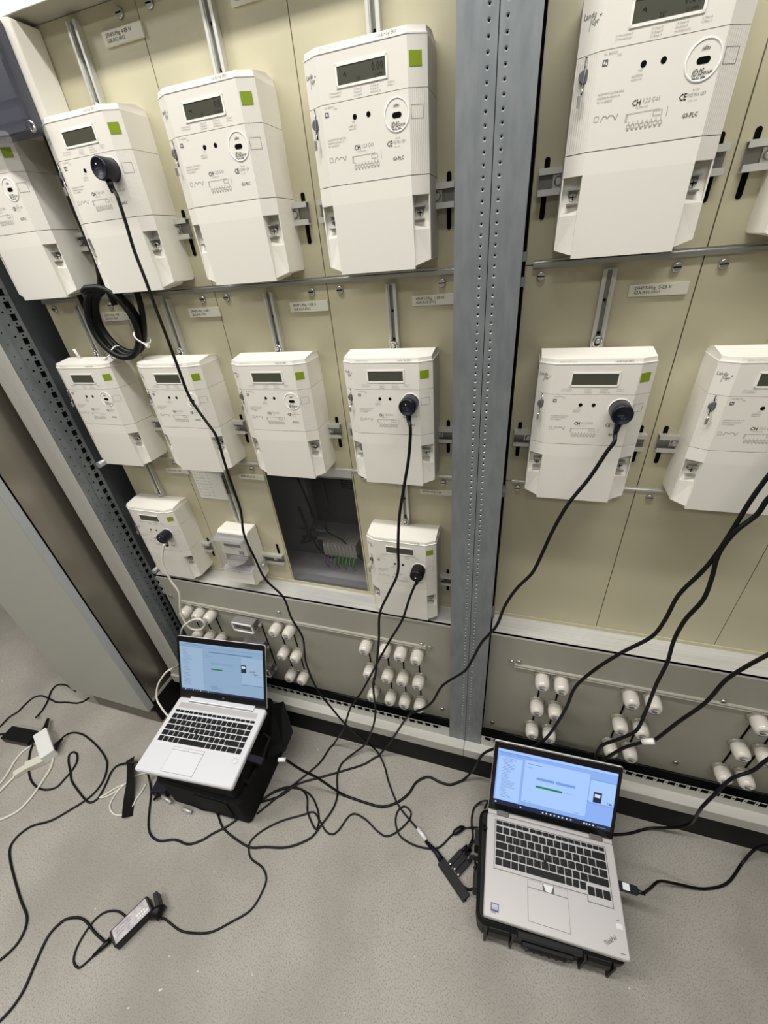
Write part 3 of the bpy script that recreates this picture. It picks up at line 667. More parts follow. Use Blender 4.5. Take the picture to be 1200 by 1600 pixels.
    def rc(x0, x1, z0, z1): ln(x0, z0, x1, z0); ln(x0, z1, x1, z1); ln(x0, z0, x0, z1); ln(x1, z0, x1, z1)
    rc(-.0240, -.0225, -.1020, -.0950); ln(-.024, -.0950, .0120, -.0945); rc(.0060, .0150, -.1000, -.0955); ln(.0205, -.0935, .0205, -.1020)
    for k in range(8):
        x = -.0215+k*.0050; rc(x, x+.0034, -.1085, -.1050); ln(x+.0017, -.1050, x+.0017, -.1020); ln(x+.0006, -.1100, x+.0028, -.1100, .0004)
    rc(-.0600, -.0555, -.0975, -.0925)
    for a, b_ in (((-.0525, -.0980), (-.0500, -.0930)), ((-.0500, -.0930), (-.0475, -.0935)), ((-.0475, -.0935), (-.0450, -.0955)), ((-.0450, -.0955), (-.0425, -.0930)), ((-.0425, -.0930), (-.0385, -.0940)), ((-.0385, -.0940), (-.0360, -.0980)), ((-.0360, -.0980), (-.0335, -.0925))): ln(*a, *b_, .0003)
    tag(m.obj('fine_print', t), kind='stuff')
    return t
meter0 = meter_proto(); _mfirst = [meter0]
def put_meter(x, z, label, group='white electricity meters'):
    o = _mfirst.pop() if _mfirst else dup(meter0)
    o.location = (x, -.0125 if False else 0.0, z); tag(o, label, 'meter', group); return o
RZ = [1.760, 1.3515, .9345]
mt = {}
mt['I'] = put_meter(-1.0125, RZ[0], 'white electricity meter under the smoked box at the top row end, cut by the frame')
mt['H'] = put_meter(-.7545, RZ[0], 'white top-row electricity meter with a reader whose cable drops beside the coiled cables')
mt['T3'] = put_meter(-.4985, RZ[0], 'white top-row electricity meter without reader, between the reader meter and the lit one')
mt['A'] = put_meter(-.2412, 1.7615, 'white top-row electricity meter showing 000, beside the double steel post')
mt['B'] = put_meter(.1210, 1.7585, 'large-looking white electricity meter beyond the post, top row, with round seal plainly visible')
mt['B2'] = put_meter(.3790, 1.7585, 'white top-row electricity meter at the picture edge, only its lower corner visible')
mt['M1'] = put_meter(-1.0125, 1.3510, 'white middle-row electricity meter under the black cable coil, tie end on top')
mt['M2'] = put_meter(-.7555, 1.3510, 'white middle-row electricity meter crossed by the long black cable, coil hanging beside')
mt['M3'] = put_meter(-.4985, 1.3530, 'white middle-row electricity meter with bare optical port, above the inspection window')
mt['D'] = put_meter(-.2412, 1.3550, 'white middle-row electricity meter with black reader, beside the double steel post')
mt['C'] = put_meter(.1203, 1.3490, 'white middle-row electricity meter beyond the post with a large navy reader')
mt['R'] = put_meter(.3780, 1.3480, 'white middle-row electricity meter at the picture edge above three converging cables')
mt['G'] = put_meter(-1.0125, .9400, 'white bottom-row electricity meter with a reader on a thin white cable')
mt['E'] = put_meter(-.2404, .9320, 'white bottom-row electricity meter with ribbed black reader, next to the steel post')
def digits(t, s_, small='L1 kWh'):
    m = MB(); fn = lambda x, z: (x, YF-.0006, z)
    text(m, s_, .0315, -.0110, .0125, 'digit', fn, weight=.0001, sx=.8, align='RIGHT'); text(m, small, .030, -.0168, .0042, 'digit', fn, sx=.9, align='RIGHT'); text(m, '23\'', -.008, -.0172, .0058, 'digit', fn, sx=.9)
    m.tube([(-.026, YF-.0005, -.009), (-.023, YF-.0005, -.007), (-.0225, YF-.0005, -.0105)], .0004, 'digit', 4); m.obj('lcd_digits', t)
digits(mt['A'], '0.00'); digits(mt['B'], '0.80'); digits(mt['T3'], '0.0')
# single-phase induction meter with clear cover
t = empty('induction_meter', (-.755, 0, .808)); tag(t, 'small white induction meter with transparent cover showing its counter, bottom row', 'meter')
m = MB(); W_ = .0515
m.prism([(-.001, -.095), (-.001, .088), (-.046, .088), (-.052, .082), (-.052, -.095)], -W_, W_, 'x', 'plastic'); m.obj('base_housing', t, bevel=.003)
m = MB(); m.prism([(-.052, -.092), (-.052, -.032), (-.070, -.032), (-.078, -.038), (-.078, -.086), (-.072, -.092)], -W_+.002, W_-.002, 'x', 'cover')
m.lathe([(.0022, 0), (.0022, -.0006)], (-.014, -.078, -.042), 'y', 'hole', 8); m.lathe([(.0022, 0), (.0022, -.0006)], (.006, -.078, -.042), 'y', 'hole', 8); m.obj('terminal_cover', t, bevel=.0015)
m = MB(); m.prism([(-.052, -.030), (-.052, .080), (-.084, .074), (-.086, -.026), (-.080, -.030)], -W_+.003, W_-.003, 'x', 'clear'); m.box(-W_+.001, W_-.001, -.088, -.052, -.034, -.029, 'clear'); m.box(-W_+.001, W_-.001, -.085, -.052, .074, .079, 'clear'); m.obj('clear_cover', t)
m = MB(); m.box(-.044, .044, -.062, -.052, .012, .068, 'label'); fn = lambda a, b_: (a, -.0624, b_)
text(m, 'kWh', -.010, .032, .007, 'ink', fn); text(m, 'LANDIS & GYR', -.036, .056, .007, 'ink', fn, sx=.8)
m.box(-.030, .026, -.0635, -.062, .042, .050, 'ink'); m.box(.015, .030, -.0630, -.062, .016, .028, 'seal'); m.obj('counter_plate', t)
m = MB(); m.lathe([(.030, 0), (.030, .002)], (.006, -.040-.028, -.002), 'z', 'chrome', 24); m.box(-.040, .040, -.060, -.053, -.026, .008, 'rail_dark'); m.box(-.03, -.012, -.066, -.060, -.020, -.006, 'chrome'); m.obj('rotor_disc', t)
m = MB(); m.box(W_, W_+.016, -.030, -.016, -.048, -.036, 'chrome'); m.lathe([(.006, 0), (.006, .010)], (W_+.004, -.034, -.042), 'x', 'chrome', 10); m.obj('side_screw', t)

# ---------------------------------------------------------------- cables (3-D centre lines in metres)
CABLES = {
'c1': (0.003, [(-0.6916,-0.105,1.6641),(-0.6895,-0.1081,1.6258),(-0.6892,-0.1116,1.5819),(-0.6836,-0.115,1.5354),(-0.6791,-0.1187,1.4835),(-0.6739,-0.1219,1.4353),(-0.6695,-0.125,1.3843),(-0.6626,-0.1289,1.3187),(-0.6414,-0.1317,1.273),(-0.6219,-0.1342,1.2334),(-0.6203,-0.137,1.175),(-0.6171,-0.1402,1.1067),(-0.6137,-0.1428,1.0459),(-0.625,-0.1456,0.9722),(-0.6129,-0.1486,0.896),(-0.5989,-0.1511,0.8301),(-0.5565,-0.1539,0.775),(-0.5491,-0.1563,0.7002),(-0.5279,-0.1589,0.6239),(-0.5396,-0.1616,0.5114),(-0.5245,-0.1649,0.3847),(-0.4838,-0.1677,0.2926),(-0.4458,-0.17,0.2195),(-0.4086,-0.138,0.0847),(-0.364,-0.138,0.0226),(-0.3291,-0.1711,0.003),(-0.3038,-0.2117,0.003),(-0.2594,-0.2663,0.003),(-0.2246,-0.2924,0.003),(-0.1749,-0.3219,0.003),(-0.1442,-0.3454,0.003)]),
'c2': (0.0033, [(-0.19,-0.105,1.2605),(-0.1907,-0.1073,1.2352),(-0.196,-0.1113,1.1886),(-0.2075,-0.1162,1.1282),(-0.2203,-0.1215,1.057),(-0.2269,-0.1268,0.9798),(-0.2315,-0.1316,0.9021),(-0.2579,-0.1356,0.8347),(-0.2867,-0.1395,0.7611),(-0.2974,-0.1444,0.6594),(-0.3209,-0.1508,0.5026),(-0.3319,-0.1525,0.4577),(-0.3367,-0.1573,0.3222),(-0.3523,-0.16,0.2351),(-0.4131,-0.138,0.0454),(-0.4779,-0.1896,0.0033),(-0.4838,-0.2397,0.0033),(-0.4594,-0.2997,0.0033),(-0.4588,-0.3405,0.0033),(-0.4772,-0.3909,0.0033),(-0.4971,-0.4335,0.0033),(-0.5559,-0.4734,0.0033),(-0.6253,-0.4922,0.0033),(-0.6796,-0.5062,0.0033),(-0.7846,-0.4863,0.0033),(-0.8341,-0.454,0.0033),(-0.8693,-0.4361,0.0033)]),
'c3': (0.0033, [(-0.1991,-0.105,0.8424),(-0.2145,-0.1112,0.7966),(-0.2341,-0.1199,0.7272),(-0.2748,-0.1305,0.6398),(-0.3126,-0.14,0.5529),(-0.3728,-0.1535,0.4106),(-0.4192,-0.1613,0.3208),(-0.4566,-0.17,0.201),(-0.5395,-0.148,0.0033),(-0.5626,-0.2194,0.0033),(-0.6243,-0.3114,0.0033),(-0.6595,-0.3596,0.0033),(-0.7018,-0.4205,0.0033)]),
'c4': (0.0034, [(0.1644,-0.105,1.2438),(0.1559,-0.1074,1.2255),(0.136,-0.1134,1.1747),(0.11,-0.1194,1.1236),(0.0906,-0.1252,1.0635),(0.0742,-0.1312,0.9923),(0.0635,-0.1342,0.9549),(0.0364,-0.1384,0.9086),(0.0166,-0.1422,0.8555),(0.0024,-0.1463,0.7902),(-0.0273,-0.1504,0.7305),(-0.0485,-0.1543,0.6584),(-0.0651,-0.1567,0.6147),(-0.1209,-0.1615,0.5417),(-0.1492,-0.165,0.4617),(-0.175,-0.1671,0.4199),(-0.2194,-0.17,0.3769),(-0.3054,-0.138,0.1269),(-0.3639,-0.1443,0.0034),(-0.4029,-0.1815,0.0034),(-0.473,-0.2239,0.0034),(-0.5426,-0.2637,0.0034),(-0.6106,-0.3037,0.0034),(-0.6477,-0.3495,0.0034),(-0.7093,-0.3877,0.0034)]),
'c5': (0.004, [(0.4121,-0.11,1.2756),(0.4045,-0.1116,1.2494),(0.3896,-0.1145,1.199),(0.3806,-0.1168,1.1537),(0.3737,-0.1193,1.0956),(0.3648,-0.1217,1.0365),(0.3548,-0.1232,0.9986),(0.3343,-0.1255,0.9393),(0.3285,-0.1276,0.8709),(0.3169,-0.1292,0.8181),(0.2741,-0.1316,0.7587),(0.2326,-0.134,0.6886),(0.2015,-0.136,0.6111),(0.194,-0.1376,0.5247),(0.1763,-0.1395,0.4147),(0.1561,-0.1407,0.3446),(0.1194,-0.142,0.2907),(0.0804,-0.142,0.2861),(0.0313,-0.1454,0.2538),(0.0005,-0.1477,0.2106),(-0.017,-0.15,0.1403),(-0.0266,-0.138,0.0726),(-0.059,-0.1481,0.004),(-0.0949,-0.1698,0.004),(-0.1318,-0.1713,0.004),(-0.173,-0.1654,0.004),(-0.2086,-0.1914,0.004),(-0.2269,-0.2336,0.004),(-0.2587,-0.2685,0.004),(-0.3017,-0.2923,0.004),(-0.3636,-0.2953,0.004),(-0.4413,-0.2946,0.012),(-0.5056,-0.3115,0.1295),(-0.5394,-0.3283,0.1973),(-0.5709,-0.3407,0.27)]),
'c6': (0.0041, [(0.4337,-0.12,1.2627),(0.418,-0.1222,1.2125),(0.3982,-0.1242,1.1642),(0.3933,-0.1252,1.1341),(0.376,-0.1265,1.1011),(0.3671,-0.1276,1.0669),(0.3661,-0.1284,1.037),(0.3713,-0.1293,0.996),(0.3732,-0.1306,0.9405),(0.3592,-0.132,0.8831),(0.3555,-0.1332,0.8231),(0.361,-0.1344,0.7534),(0.3589,-0.1357,0.6747),(0.3624,-0.1373,0.5626),(0.3599,-0.1383,0.4882),(0.3343,-0.1392,0.4419),(0.3013,-0.1402,0.3948),(0.2969,-0.1408,0.342),(0.3024,-0.1414,0.2755),(0.3028,-0.142,0.2168)]),
'c7': (0.0041, [(0.5666,-0.13,0.92),(0.5392,-0.1316,0.8675),(0.515,-0.1328,0.8226),(0.4927,-0.1339,0.7791),(0.4736,-0.1349,0.7294),(0.4617,-0.1362,0.6455),(0.433,-0.1376,0.5587),(0.4045,-0.1389,0.4652),(0.3839,-0.1394,0.4472),(0.3516,-0.1402,0.408),(0.3221,-0.1411,0.3419),(0.3106,-0.1415,0.3018),(0.2997,-0.142,0.2531)]),
'c8': (0.0038, [(0.6575,-0.15,0.6711),(0.6285,-0.1629,0.5947),(0.5989,-0.1724,0.542),(0.5844,-0.1788,0.4958),(0.5552,-0.186,0.4589),(0.5423,-0.1928,0.3964),(0.5303,-0.2,0.323),(0.5859,-0.138,0.1042),(0.5665,-0.138,0.0588),(0.506,-0.138,0.0088),(0.4473,-0.1655,0.0038),(0.3943,-0.1831,0.0038),(0.3591,-0.1826,0.0038)]),
'c9': (0.0036, [(0.4214,-0.3342,0.128),(0.4508,-0.3187,0.09),(0.4856,-0.2862,0.06),(0.5302,-0.2698,0.03),(0.6144,-0.252,0.0036),(0.6769,-0.2221,0.0036),(0.7329,-0.1603,0.0036),(0.7576,-0.138,0.0685),(0.8093,-0.138,0.138)]),
'c10': (0.0028, [(-0.8228,-0.7176,0.0028),(-0.765,-0.725,0.0028),(-0.73,-0.721,0.0028),(-0.6753,-0.7043,0.0028),(-0.6319,-0.6714,0.0028),(-0.5905,-0.6331,0.0028),(-0.5796,-0.59,0.0028),(-0.5835,-0.5595,0.0028),(-0.6098,-0.5395,0.0028),(-0.6557,-0.5295,0.0028),(-0.6797,-0.5043,0.0028),(-0.6772,-0.4821,0.0028),(-0.6561,-0.4542,0.0028),(-0.611,-0.4166,0.0028),(-0.5468,-0.3808,0.0028),(-0.5177,-0.3655,0.0028),(-0.4896,-0.3813,0.0028),(-0.4558,-0.4038,0.0028),(-0.4318,-0.4052,0.0028),(-0.4161,-0.3868,0.0028),(-0.4003,-0.3472,0.0028),(-0.3815,-0.3342,0.0028),(-0.3402,-0.3412,0.0028),(-0.2959,-0.3606,0.0028),(-0.2647,-0.3656,0.0028),(-0.2341,-0.3439,0.0028),(-0.207,-0.3056,0.0028),(-0.2063,-0.2824,0.0028),(-0.2305,-0.272,0.0028),(-0.2484,-0.2909,0.0028),(-0.2473,-0.3227,0.0028),(-0.2242,-0.3534,0.0028),(-0.1783,-0.3647,0.0028),(-0.13,-0.3614,0.0028),(-0.098,-0.3478,0.0028),(-0.0636,-0.304,0.0028),(-0.0253,-0.2789,0.0028),(0.0032,-0.2793,0.03),(0.0291,-0.3171,0.15)]),
'c11': (0.0028, [(-0.9131,-0.7492,0.0028),(-0.9416,-0.7444,0.0028),(-0.9628,-0.7423,0.0028),(-0.9857,-0.7459,0.0028),(-1.0065,-0.756,0.0028),(-1.0194,-0.7717,0.0028),(-1.0251,-0.794,0.0028),(-1.0251,-0.8171,0.0028),(-1.0212,-0.8367,0.0028),(-1.0107,-0.8534,0.0028),(-0.9964,-0.8607,0.0028),(-0.9812,-0.8612,0.0028),(-0.973,-0.8524,0.0028),(-0.9605,-0.8312,0.0028)]),
'c11b': (0.0035, [(-0.948,-0.8032,0.0035),(-0.9641,-0.8012,0.0035),(-1,-0.7956,0.0035),(-1.0417,-0.7856,0.0035),(-1.07,-0.7852,0.0035),(-1.0958,-0.7933,0.0035),(-1.1118,-0.804,0.0035),(-1.1241,-0.836,0.0035),(-1.1126,-0.878,0.0035),(-1.0916,-0.9308,0.0035),(-1.0895,-0.9617,0.0035),(-1.0987,-0.9891,0.0035),(-1.1124,-1.0109,0.0035)]),
'c12': (0.0034, [(-1.6046,-0.396,0.02),(-1.6093,-0.3725,0.004),(-1.58,-0.3621,0.0034),(-1.5381,-0.3622,0.0034),(-1.4661,-0.3777,0.0034),(-1.4049,-0.3972,0.0034),(-1.3586,-0.4191,0.0034),(-1.3298,-0.4488,0.0034),(-1.3141,-0.4805,0.0034),(-1.313,-0.5147,0.0034),(-1.3238,-0.5425,0.0034),(-1.349,-0.5776,0.0034),(-1.3887,-0.6235,0.0034),(-1.4416,-0.6549,0.0034),(-1.4602,-0.6879,0.0034),(-1.454,-0.7178,0.0034),(-1.4163,-0.7438,0.0034),(-1.3401,-0.7799,0.0034),(-1.2798,-0.8058,0.0034),(-1.2269,-0.8265,0.0034),(-1.2046,-0.8493,0.0034),(-1.1977,-0.8799,0.0034),(-1.2125,-0.9127,0.0034),(-1.2373,-0.9384,0.0034)]),
'c13': (0.0034, [(-1.7006,-0.4413,0.03),(-1.7141,-0.4515,0.004),(-1.6898,-0.4801,0.0034),(-1.6389,-0.5199,0.0034),(-1.5945,-0.5449,0.0034),(-1.5435,-0.5581,0.0034),(-1.5013,-0.5557,0.0034),(-1.4711,-0.5391,0.0034),(-1.4668,-0.5116,0.0034),(-1.4666,-0.4798,0.0034),(-1.4765,-0.4495,0.0034),(-1.5029,-0.4272,0.0034),(-1.5251,-0.4255,0.0034),(-1.5292,-0.4389,0.0034),(-1.5094,-0.458,0.0034),(-1.4674,-0.4846,0.0034),(-1.4335,-0.5073,0.0034),(-1.3695,-0.5295,0.0034),(-1.3238,-0.5425,0.0034),(-1.2981,-0.5439,0.0034),(-1.2846,-0.5239,0.0034),(-1.2961,-0.4801,0.0034),(-1.3103,-0.4438,0.0034),(-1.3048,-0.4193,0.0034),(-1.2593,-0.4063,0.02),(-1.1335,-0.4203,0.12)]),
'c14': (0.0034, [(-1.8019,-0.3609,0.02),(-1.8209,-0.3445,0.004),(-1.8248,-0.3245,0.0034),(-1.8434,-0.2866,0.0034),(-1.875,-0.2438,0.0034),(-1.8792,-0.2153,0.0034),(-1.853,-0.2044,0.0034),(-1.821,-0.2046,0.0034),(-1.7605,-0.216,0.0034)]),
'c15': (0.0034, [(-1.9577,-0.4763,0.0034),(-1.9389,-0.425,0.0034),(-1.9418,-0.3858,0.0034),(-1.9292,-0.3562,0.0034),(-1.9316,-0.3206,0.0034),(-1.9276,-0.2885,0.0034),(-1.9011,-0.2725,0.0034),(-1.8527,-0.2734,0.0034),(-1.7991,-0.2789,0.0034),(-1.7511,-0.2683,0.0034),(-1.7011,-0.2597,0.0034),(-1.6793,-0.2464,0.0034),(-1.6697,-0.2256,0.0034)]),
'w1': (0.0038, [(-1.714,-0.441,0.0038),(-1.7196,-0.4502,0.0038),(-1.7308,-0.4759,0.0038),(-1.7265,-0.5094,0.0038),(-1.7075,-0.5518,0.0038),(-1.699,-0.5859,0.0038),(-1.7055,-0.6269,0.0038)]),
'w2': (0.0045, [(-1.6667,-0.5461,0.0045),(-1.6675,-0.56,0.0045),(-1.67,-0.6049,0.0045),(-1.6708,-0.6597,0.0045)]),
'w3': (0.0038, [(-1.5954,-0.4512,0.0038),(-1.5594,-0.4901,0.0038),(-1.5448,-0.5321,0.0038),(-1.532,-0.5811,0.0038),(-1.5333,-0.6269,0.0038),(-1.5499,-0.6512,0.0038),(-1.5722,-0.671,0.0038),(-1.6035,-0.6929,0.0038)]),
'w4': (0.0028, [(-1.1689,-0.409,0.0028),(-1.2082,-0.4304,0.0028),(-1.2194,-0.4554,0.0028),(-1.2491,-0.4848,0.0028),(-1.2747,-0.5169,0.0028),(-1.2805,-0.5226,0.0028),(-1.2614,-0.5154,0.0028),(-1.2375,-0.4903,0.0028),(-1.2254,-0.4614,0.0028),(-1.2316,-0.4845,0.0028),(-1.2308,-0.5136,0.0028),(-1.2231,-0.5319,0.0028),(-1.2077,-0.5437,0.0028),(-1.1785,-0.5496,0.0028),(-1.1445,-0.5386,0.0028),(-1.1416,-0.5102,0.0028),(-1.1461,-0.4911,0.0028),(-1.1446,-0.4658,0.0028),(-1.1484,-0.4434,0.0028)]),
'white': (0.0032, [(-0.9623,-0.105,0.8632),(-0.9885,-0.107,0.819),(-1.0017,-0.1087,0.7824),(-1.0002,-0.1119,0.7201),(-0.9858,-0.1148,0.667),(-1.0153,-0.1181,0.5811),(-1.0117,-0.1214,0.5082),(-0.9639,-0.1235,0.5065),(-0.9256,-0.1249,0.5447),(-0.9365,-0.1263,0.5699),(-0.9786,-0.128,0.5524),(-1.0295,-0.13,0.5069),(-1.1192,-0.1,0.3836),(-1.1182,-0.126,0.3426),(-1.1177,-0.15,0.3045),(-1.0829,-0.2,0.3584),(-1.1019,-0.2129,0.3479),(-1.1328,-0.2397,0.3045),(-1.1375,-0.2649,0.2593),(-1.1075,-0.2835,0.2449),(-1.0674,-0.3014,0.2426),(-1.0172,-0.32,0.2513)]),
'c16': (0.0034, [(-1.1206,-0.4268,0.1),(-1.1476,-0.4225,0.02),(-1.1064,-0.4633,0.0034),(-1.0531,-0.5326,0.0034),(-1.0188,-0.5622,0.0034),(-0.9747,-0.5703,0.0034),(-0.9258,-0.554,0.0034),(-0.8741,-0.5522,0.0034),(-0.8378,-0.5319,0.0034),(-0.8133,-0.5067,0.0034),(-0.781,-0.479,0.0034),(-0.757,-0.4504,0.0034),(-0.7378,-0.4264,0.0034),(-0.7181,-0.3979,0.0034)]),
'c17': (0.003, [(-0.7118,-0.3922,0.003),(-0.6825,-0.3524,0.003),(-0.636,-0.3227,0.003),(-0.5876,-0.3151,0.003),(-0.5572,-0.3324,0.003),(-0.5387,-0.3683,0.003),(-0.5057,-0.3985,0.003),(-0.4894,-0.4067,0.003),(-0.489,-0.3876,0.003),(-0.5042,-0.3592,0.003),(-0.5389,-0.3276,0.003),(-0.5749,-0.3159,0.003),(-0.6274,-0.3152,0.003),(-0.6755,-0.3424,0.003),(-0.7093,-0.3796,0.003)]),
'c18': (0.0042, [(-1.1521,-0.4007,0.0042),(-1.0759,-0.4142,0.0042),(-1.018,-0.4289,0.0042),(-0.9726,-0.4438,0.0042),(-0.9224,-0.4525,0.0042),(-0.8842,-0.4542,0.0042),(-0.8353,-0.4431,0.0042),(-0.8171,-0.4324,0.0042)]),
'c19': (0.003, [(0.0268,-0.2484,0.15),(0.0087,-0.2021,0.02),(-0.0087,-0.2144,0.003),(-0.0146,-0.2396,0.003),(-0.0127,-0.2686,0.003),(-0.006,-0.2978,0.003),(-0.0139,-0.3256,0.01),(-0.0224,-0.3536,0.03)]),
'c20': (0.003, [(0.0256,-0.3098,0.1),(0.0111,-0.2992,0.03),(-0.0054,-0.3201,0.02),(-0.0215,-0.3439,0.02)]),
'c21': (0.003, [(-0.0294,-0.3697,0.02),(-0.0142,-0.3528,0.004),(0.0055,-0.3689,0.003),(0.0182,-0.3933,0.003),(0.0133,-0.4144,0.003),(-0.0018,-0.4243,0.003),(-0.0216,-0.4241,0.003)]),
}

def cpts(k, a=0, b_=None):
    return CABLES[k][1][a:b_]
def cable(k, parent, name='cable', m='rubber', pre=(), post=(), sub=5, r=None):
    r = r or CABLES[k][0]; pts = list(pre)+[Vector(p) for p in CABLES[k][1]]+list(post)
    loc = parent.matrix_world.translation if parent else Vector()
    mb = MB(); mb.tube(spline(pts, sub), r, m, 8)
    o = mb.obj(name, parent)
    if parent:
        p = Vector(parent.location); o.matrix_parent_inverse = Matrix.Identity(4); o.location = -p
    return o
def rel(mb, name, parent, bevel=0):
    """part given in world coordinates under an unrotated parent"""
    o = mb.obj(name, parent, bevel=bevel); o.location = -Vector(parent.location); return o
def reader(x, z, key, label, cm='rubber', ribs=False, lean=(0.0, 0.0), led=True, logo=False, hm='navy', out=(0.0, -1.0), group='magnetic optical reading heads'):
    """reading head on the optical port of the meter whose display corner sits at (x, z)"""
    cx, cz = x+.0467, z-.059
    t = empty('optical_reader', (cx, YF, cz)); tag(t, label, 'reader', group)
    y0 = YF-.0006
    m = MB(); m.lathe([(.0158, 0), (.0166, -.001), (.0168, -.018), (.0166, -.0275), (.0156, -.0300), (.0140, -.0306), (.0135, -.0298), (.0001, -.0298)], (cx, y0, cz), 'y', hm, 32)
    rel(m, 'reader_head', t)
    if ribs:
        m = MB()
        for k in range(4): m.lathe([(.0171, 0), (.0171, -.0016)], (cx, y0-.005-k*.005, cz), 'y', 'black', 28)
        rel(m, 'grip_rib', t)
    if led:
        m = MB(); m.lathe([(.0012 if not ribs else .0020, 0), (.0010, -.0006)], (cx-.002, y0-.0300, cz+.006 if not ribs else cz-.004), 'y', 'white', 8); rel(m, 'indicator_light', t)
    m = MB(); text(m, 'Landis', cx-.0075, cz-.001, .0048, 'seal', lambda a, b_: (a, y0-.0302, b_), sx=.8); text(m, 'Gyr+', cx-.003, cz-.0055, .0048, 'seal', lambda a, b_: (a, y0-.0302, b_), sx=.8); rel(m, 'head_logo', t)
    a = Vector((cx+out[0]*.015, y0-.019, cz+out[1]*.015)); b_ = Vector(cpts(key)[0])
    d = (b_-a); mid = a+Vector((out[0], 0, out[1]))*.018
    m = MB(); m.tube([a, a+Vector((out[0], 0, out[1]))*.008, mid], 0, hm, 10, radii=[.0058, .0052, .0042]); rel(m, 'cable_boot', t)
    pre = [a+Vector((out[0], 0, out[1]))*.012, mid+Vector((out[0], 0, out[1]))*.004] if d.length > .03 else [a+Vector((out[0], 0, out[1]))*.012]
    cable(key, t, 'cable', cm, pre=pre)
    return t
def wrap(parent, p0, p1, r=.0065, m='white', name='cable_flag'):
    mb = MB(); mb.tube([p0, p1], r, m, 8); return rel(mb, name, parent)
rH = reader(-.7545, RZ[0], 'c1', 'navy reading head on top-row meter, its black cable running down to the hub', out=(.10, -.995))
rD = reader(-.2412, 1.3550, 'c2', 'black reading head on middle-row meter next to the post, cable hanging straight down')
rE = reader(-.2404, .9320, 'c3', 'ribbed black reading head with white dot on bottom-row meter next to the post', ribs=True, hm='black', out=(-.08, -.995))
rC = reader(.1203, 1.3490, 'c4', 'large navy reading head on the meter beyond the post, cable swinging across the post', out=(-.06, -.995), led=False)
rR = reader(.3780, 1.3480, 'c5', 'reading head beyond the picture edge, its cable crossing behind the grey laptop screen', out=(0, -1))
rG = reader(-1.0125, .9400, 'white', 'navy reading head with thin white cable on the bottom-row meter by the perforated post', cm='white_cable', out=(0, -1))
# usb hub at the end of c1
wrap(rH, (-.175, -.321, .005), (-.143, -.343, .005), .0062)
m = MB(); m.tube([(-.144, -.3465, .007), (-.106, -.366, .008), (-.088, -.381, .009)], 0, 'rubber_navy', 10, radii=[.0045, .0075, .0095]); rel(m, 'cable_plug', rH)
def obox(p0, p1, wd, h, z, m, r=.003, name=None):
    """box whose long axis runs p0 -> p1 on the floor plan"""
    p0, p1 = Vector((*p0[:2], 0)), Vector((*p1[:2], 0)); d = p1-p0; L_ = d.length; a = math.atan2(d.y, d.x)
    mb = MB(); mb.rbox(0, L_, -wd/2, wd/2, 0, h, m, r, 3, 'z'); mb.xf(Matrix.Translation((p0.x, p0.y, z)) @ Matrix.Rotation(a, 4, 'Z')); return mb
hub = empty('usb_hub', (-.045, -.415, 0)); tag(hub, 'flat black data hub bar on the floor with plugs in its side', 'hub')
m = obox((-.090, -.383), (-.006, -.447), .026, .014, .0, 'black'); rel(m, 'hub_body', hub)
for k, (a, b_, ky) in enumerate((((-.064, -.384), (-.034, -.343), 'c19'), ((-.050, -.392), (-.020, -.350), 'c20'), ((-.038, -.402), (-.010, -.362), None))):
    t = empty('usb_plug_cable', (a[0], a[1], 0))
    tag(t, ['black data plug in the hub, the one next to the white-flagged cable', 'black data plug in the hub, middle one of three', 'black data plug in the hub, the end one looping round'][k], 'plug', 'plugs in the data hub')
    m = obox(a, b_, .013, .0095, .003, 'black', .002); rel(m, 'plug', t)
    m = MB(); dd = (Vector(b_)-Vector(a)).normalized(); e0 = Vector((*b_, .0085)); e1 = Vector((b_[0]+dd.x*.022, b_[1]+dd.y*.022, .009)); m.tube([e0, e1], 0, 'rubber_navy', 8, radii=[.005, .0034]); rel(m, 'cable_boot', t)
    m = MB(); m.box(a[0]+.000, a[0]+.004, a[1]-.002, a[1]+.002, .0125, .0132, 'white'); rel(m, 'white_mark', t)
    if ky == 'c19': m = MB(); m.tube(spline([e1]+[Vector(p) for p in CABLES['c19'][1][::-1]]+[(.02, -.262, .13)], 5), .003, 'rubber', 8); rel(m, 'cable', t)
    if ky == 'c20': m = MB(); m.tube(spline([e1]+[Vector(p) for p in CABLES['c20'][1][::-1]]+[(.02, -.30, .125)], 5), .003, 'rubber', 8); rel(m, 'cable', t)
    if ky is None: m = MB(); m.tube(spline([e1, (.003, -.345, .008), (.012, -.372, .004)]+[Vector(p) for p in CABLES['c21'][1][2:]]+[(-.008, -.452, .006)], 5), .003, 'rubber', 8); rel(m, 'cable', t)
# usb plug of c5 in the silver laptop
wrap(rR, cpts('c5', -1)[0], tuple(Vector(cpts('c5', -1)[0])+Vector((-.022, -.006, .0))), .0062)
def loose(key, name, label, cat, m='rubber', group=None, pre=(), post=(), r=None):
    p = Vector(CABLES[key][1][0]); t = empty(name, (p.x, p.y, 0)); tag(t, label, cat, group); cable(key, t, 'cable', m, pre=pre, post=post, r=r); return t
loose('c6', 'reader_cable', 'black cable falling from the picture edge, ending behind the grey laptop screen', 'cable')
k7 = loose('c7', 'reader_cable', 'black cable with a white flag coming in low from the picture edge', 'cable')
wrap(k7, (.363, -.212, .578), (.345, -.208, .561), .0065)
loose('c8', 'reader_cable', 'black cable over the base near the picture edge, then along the floor behind the laptop', 'cable')
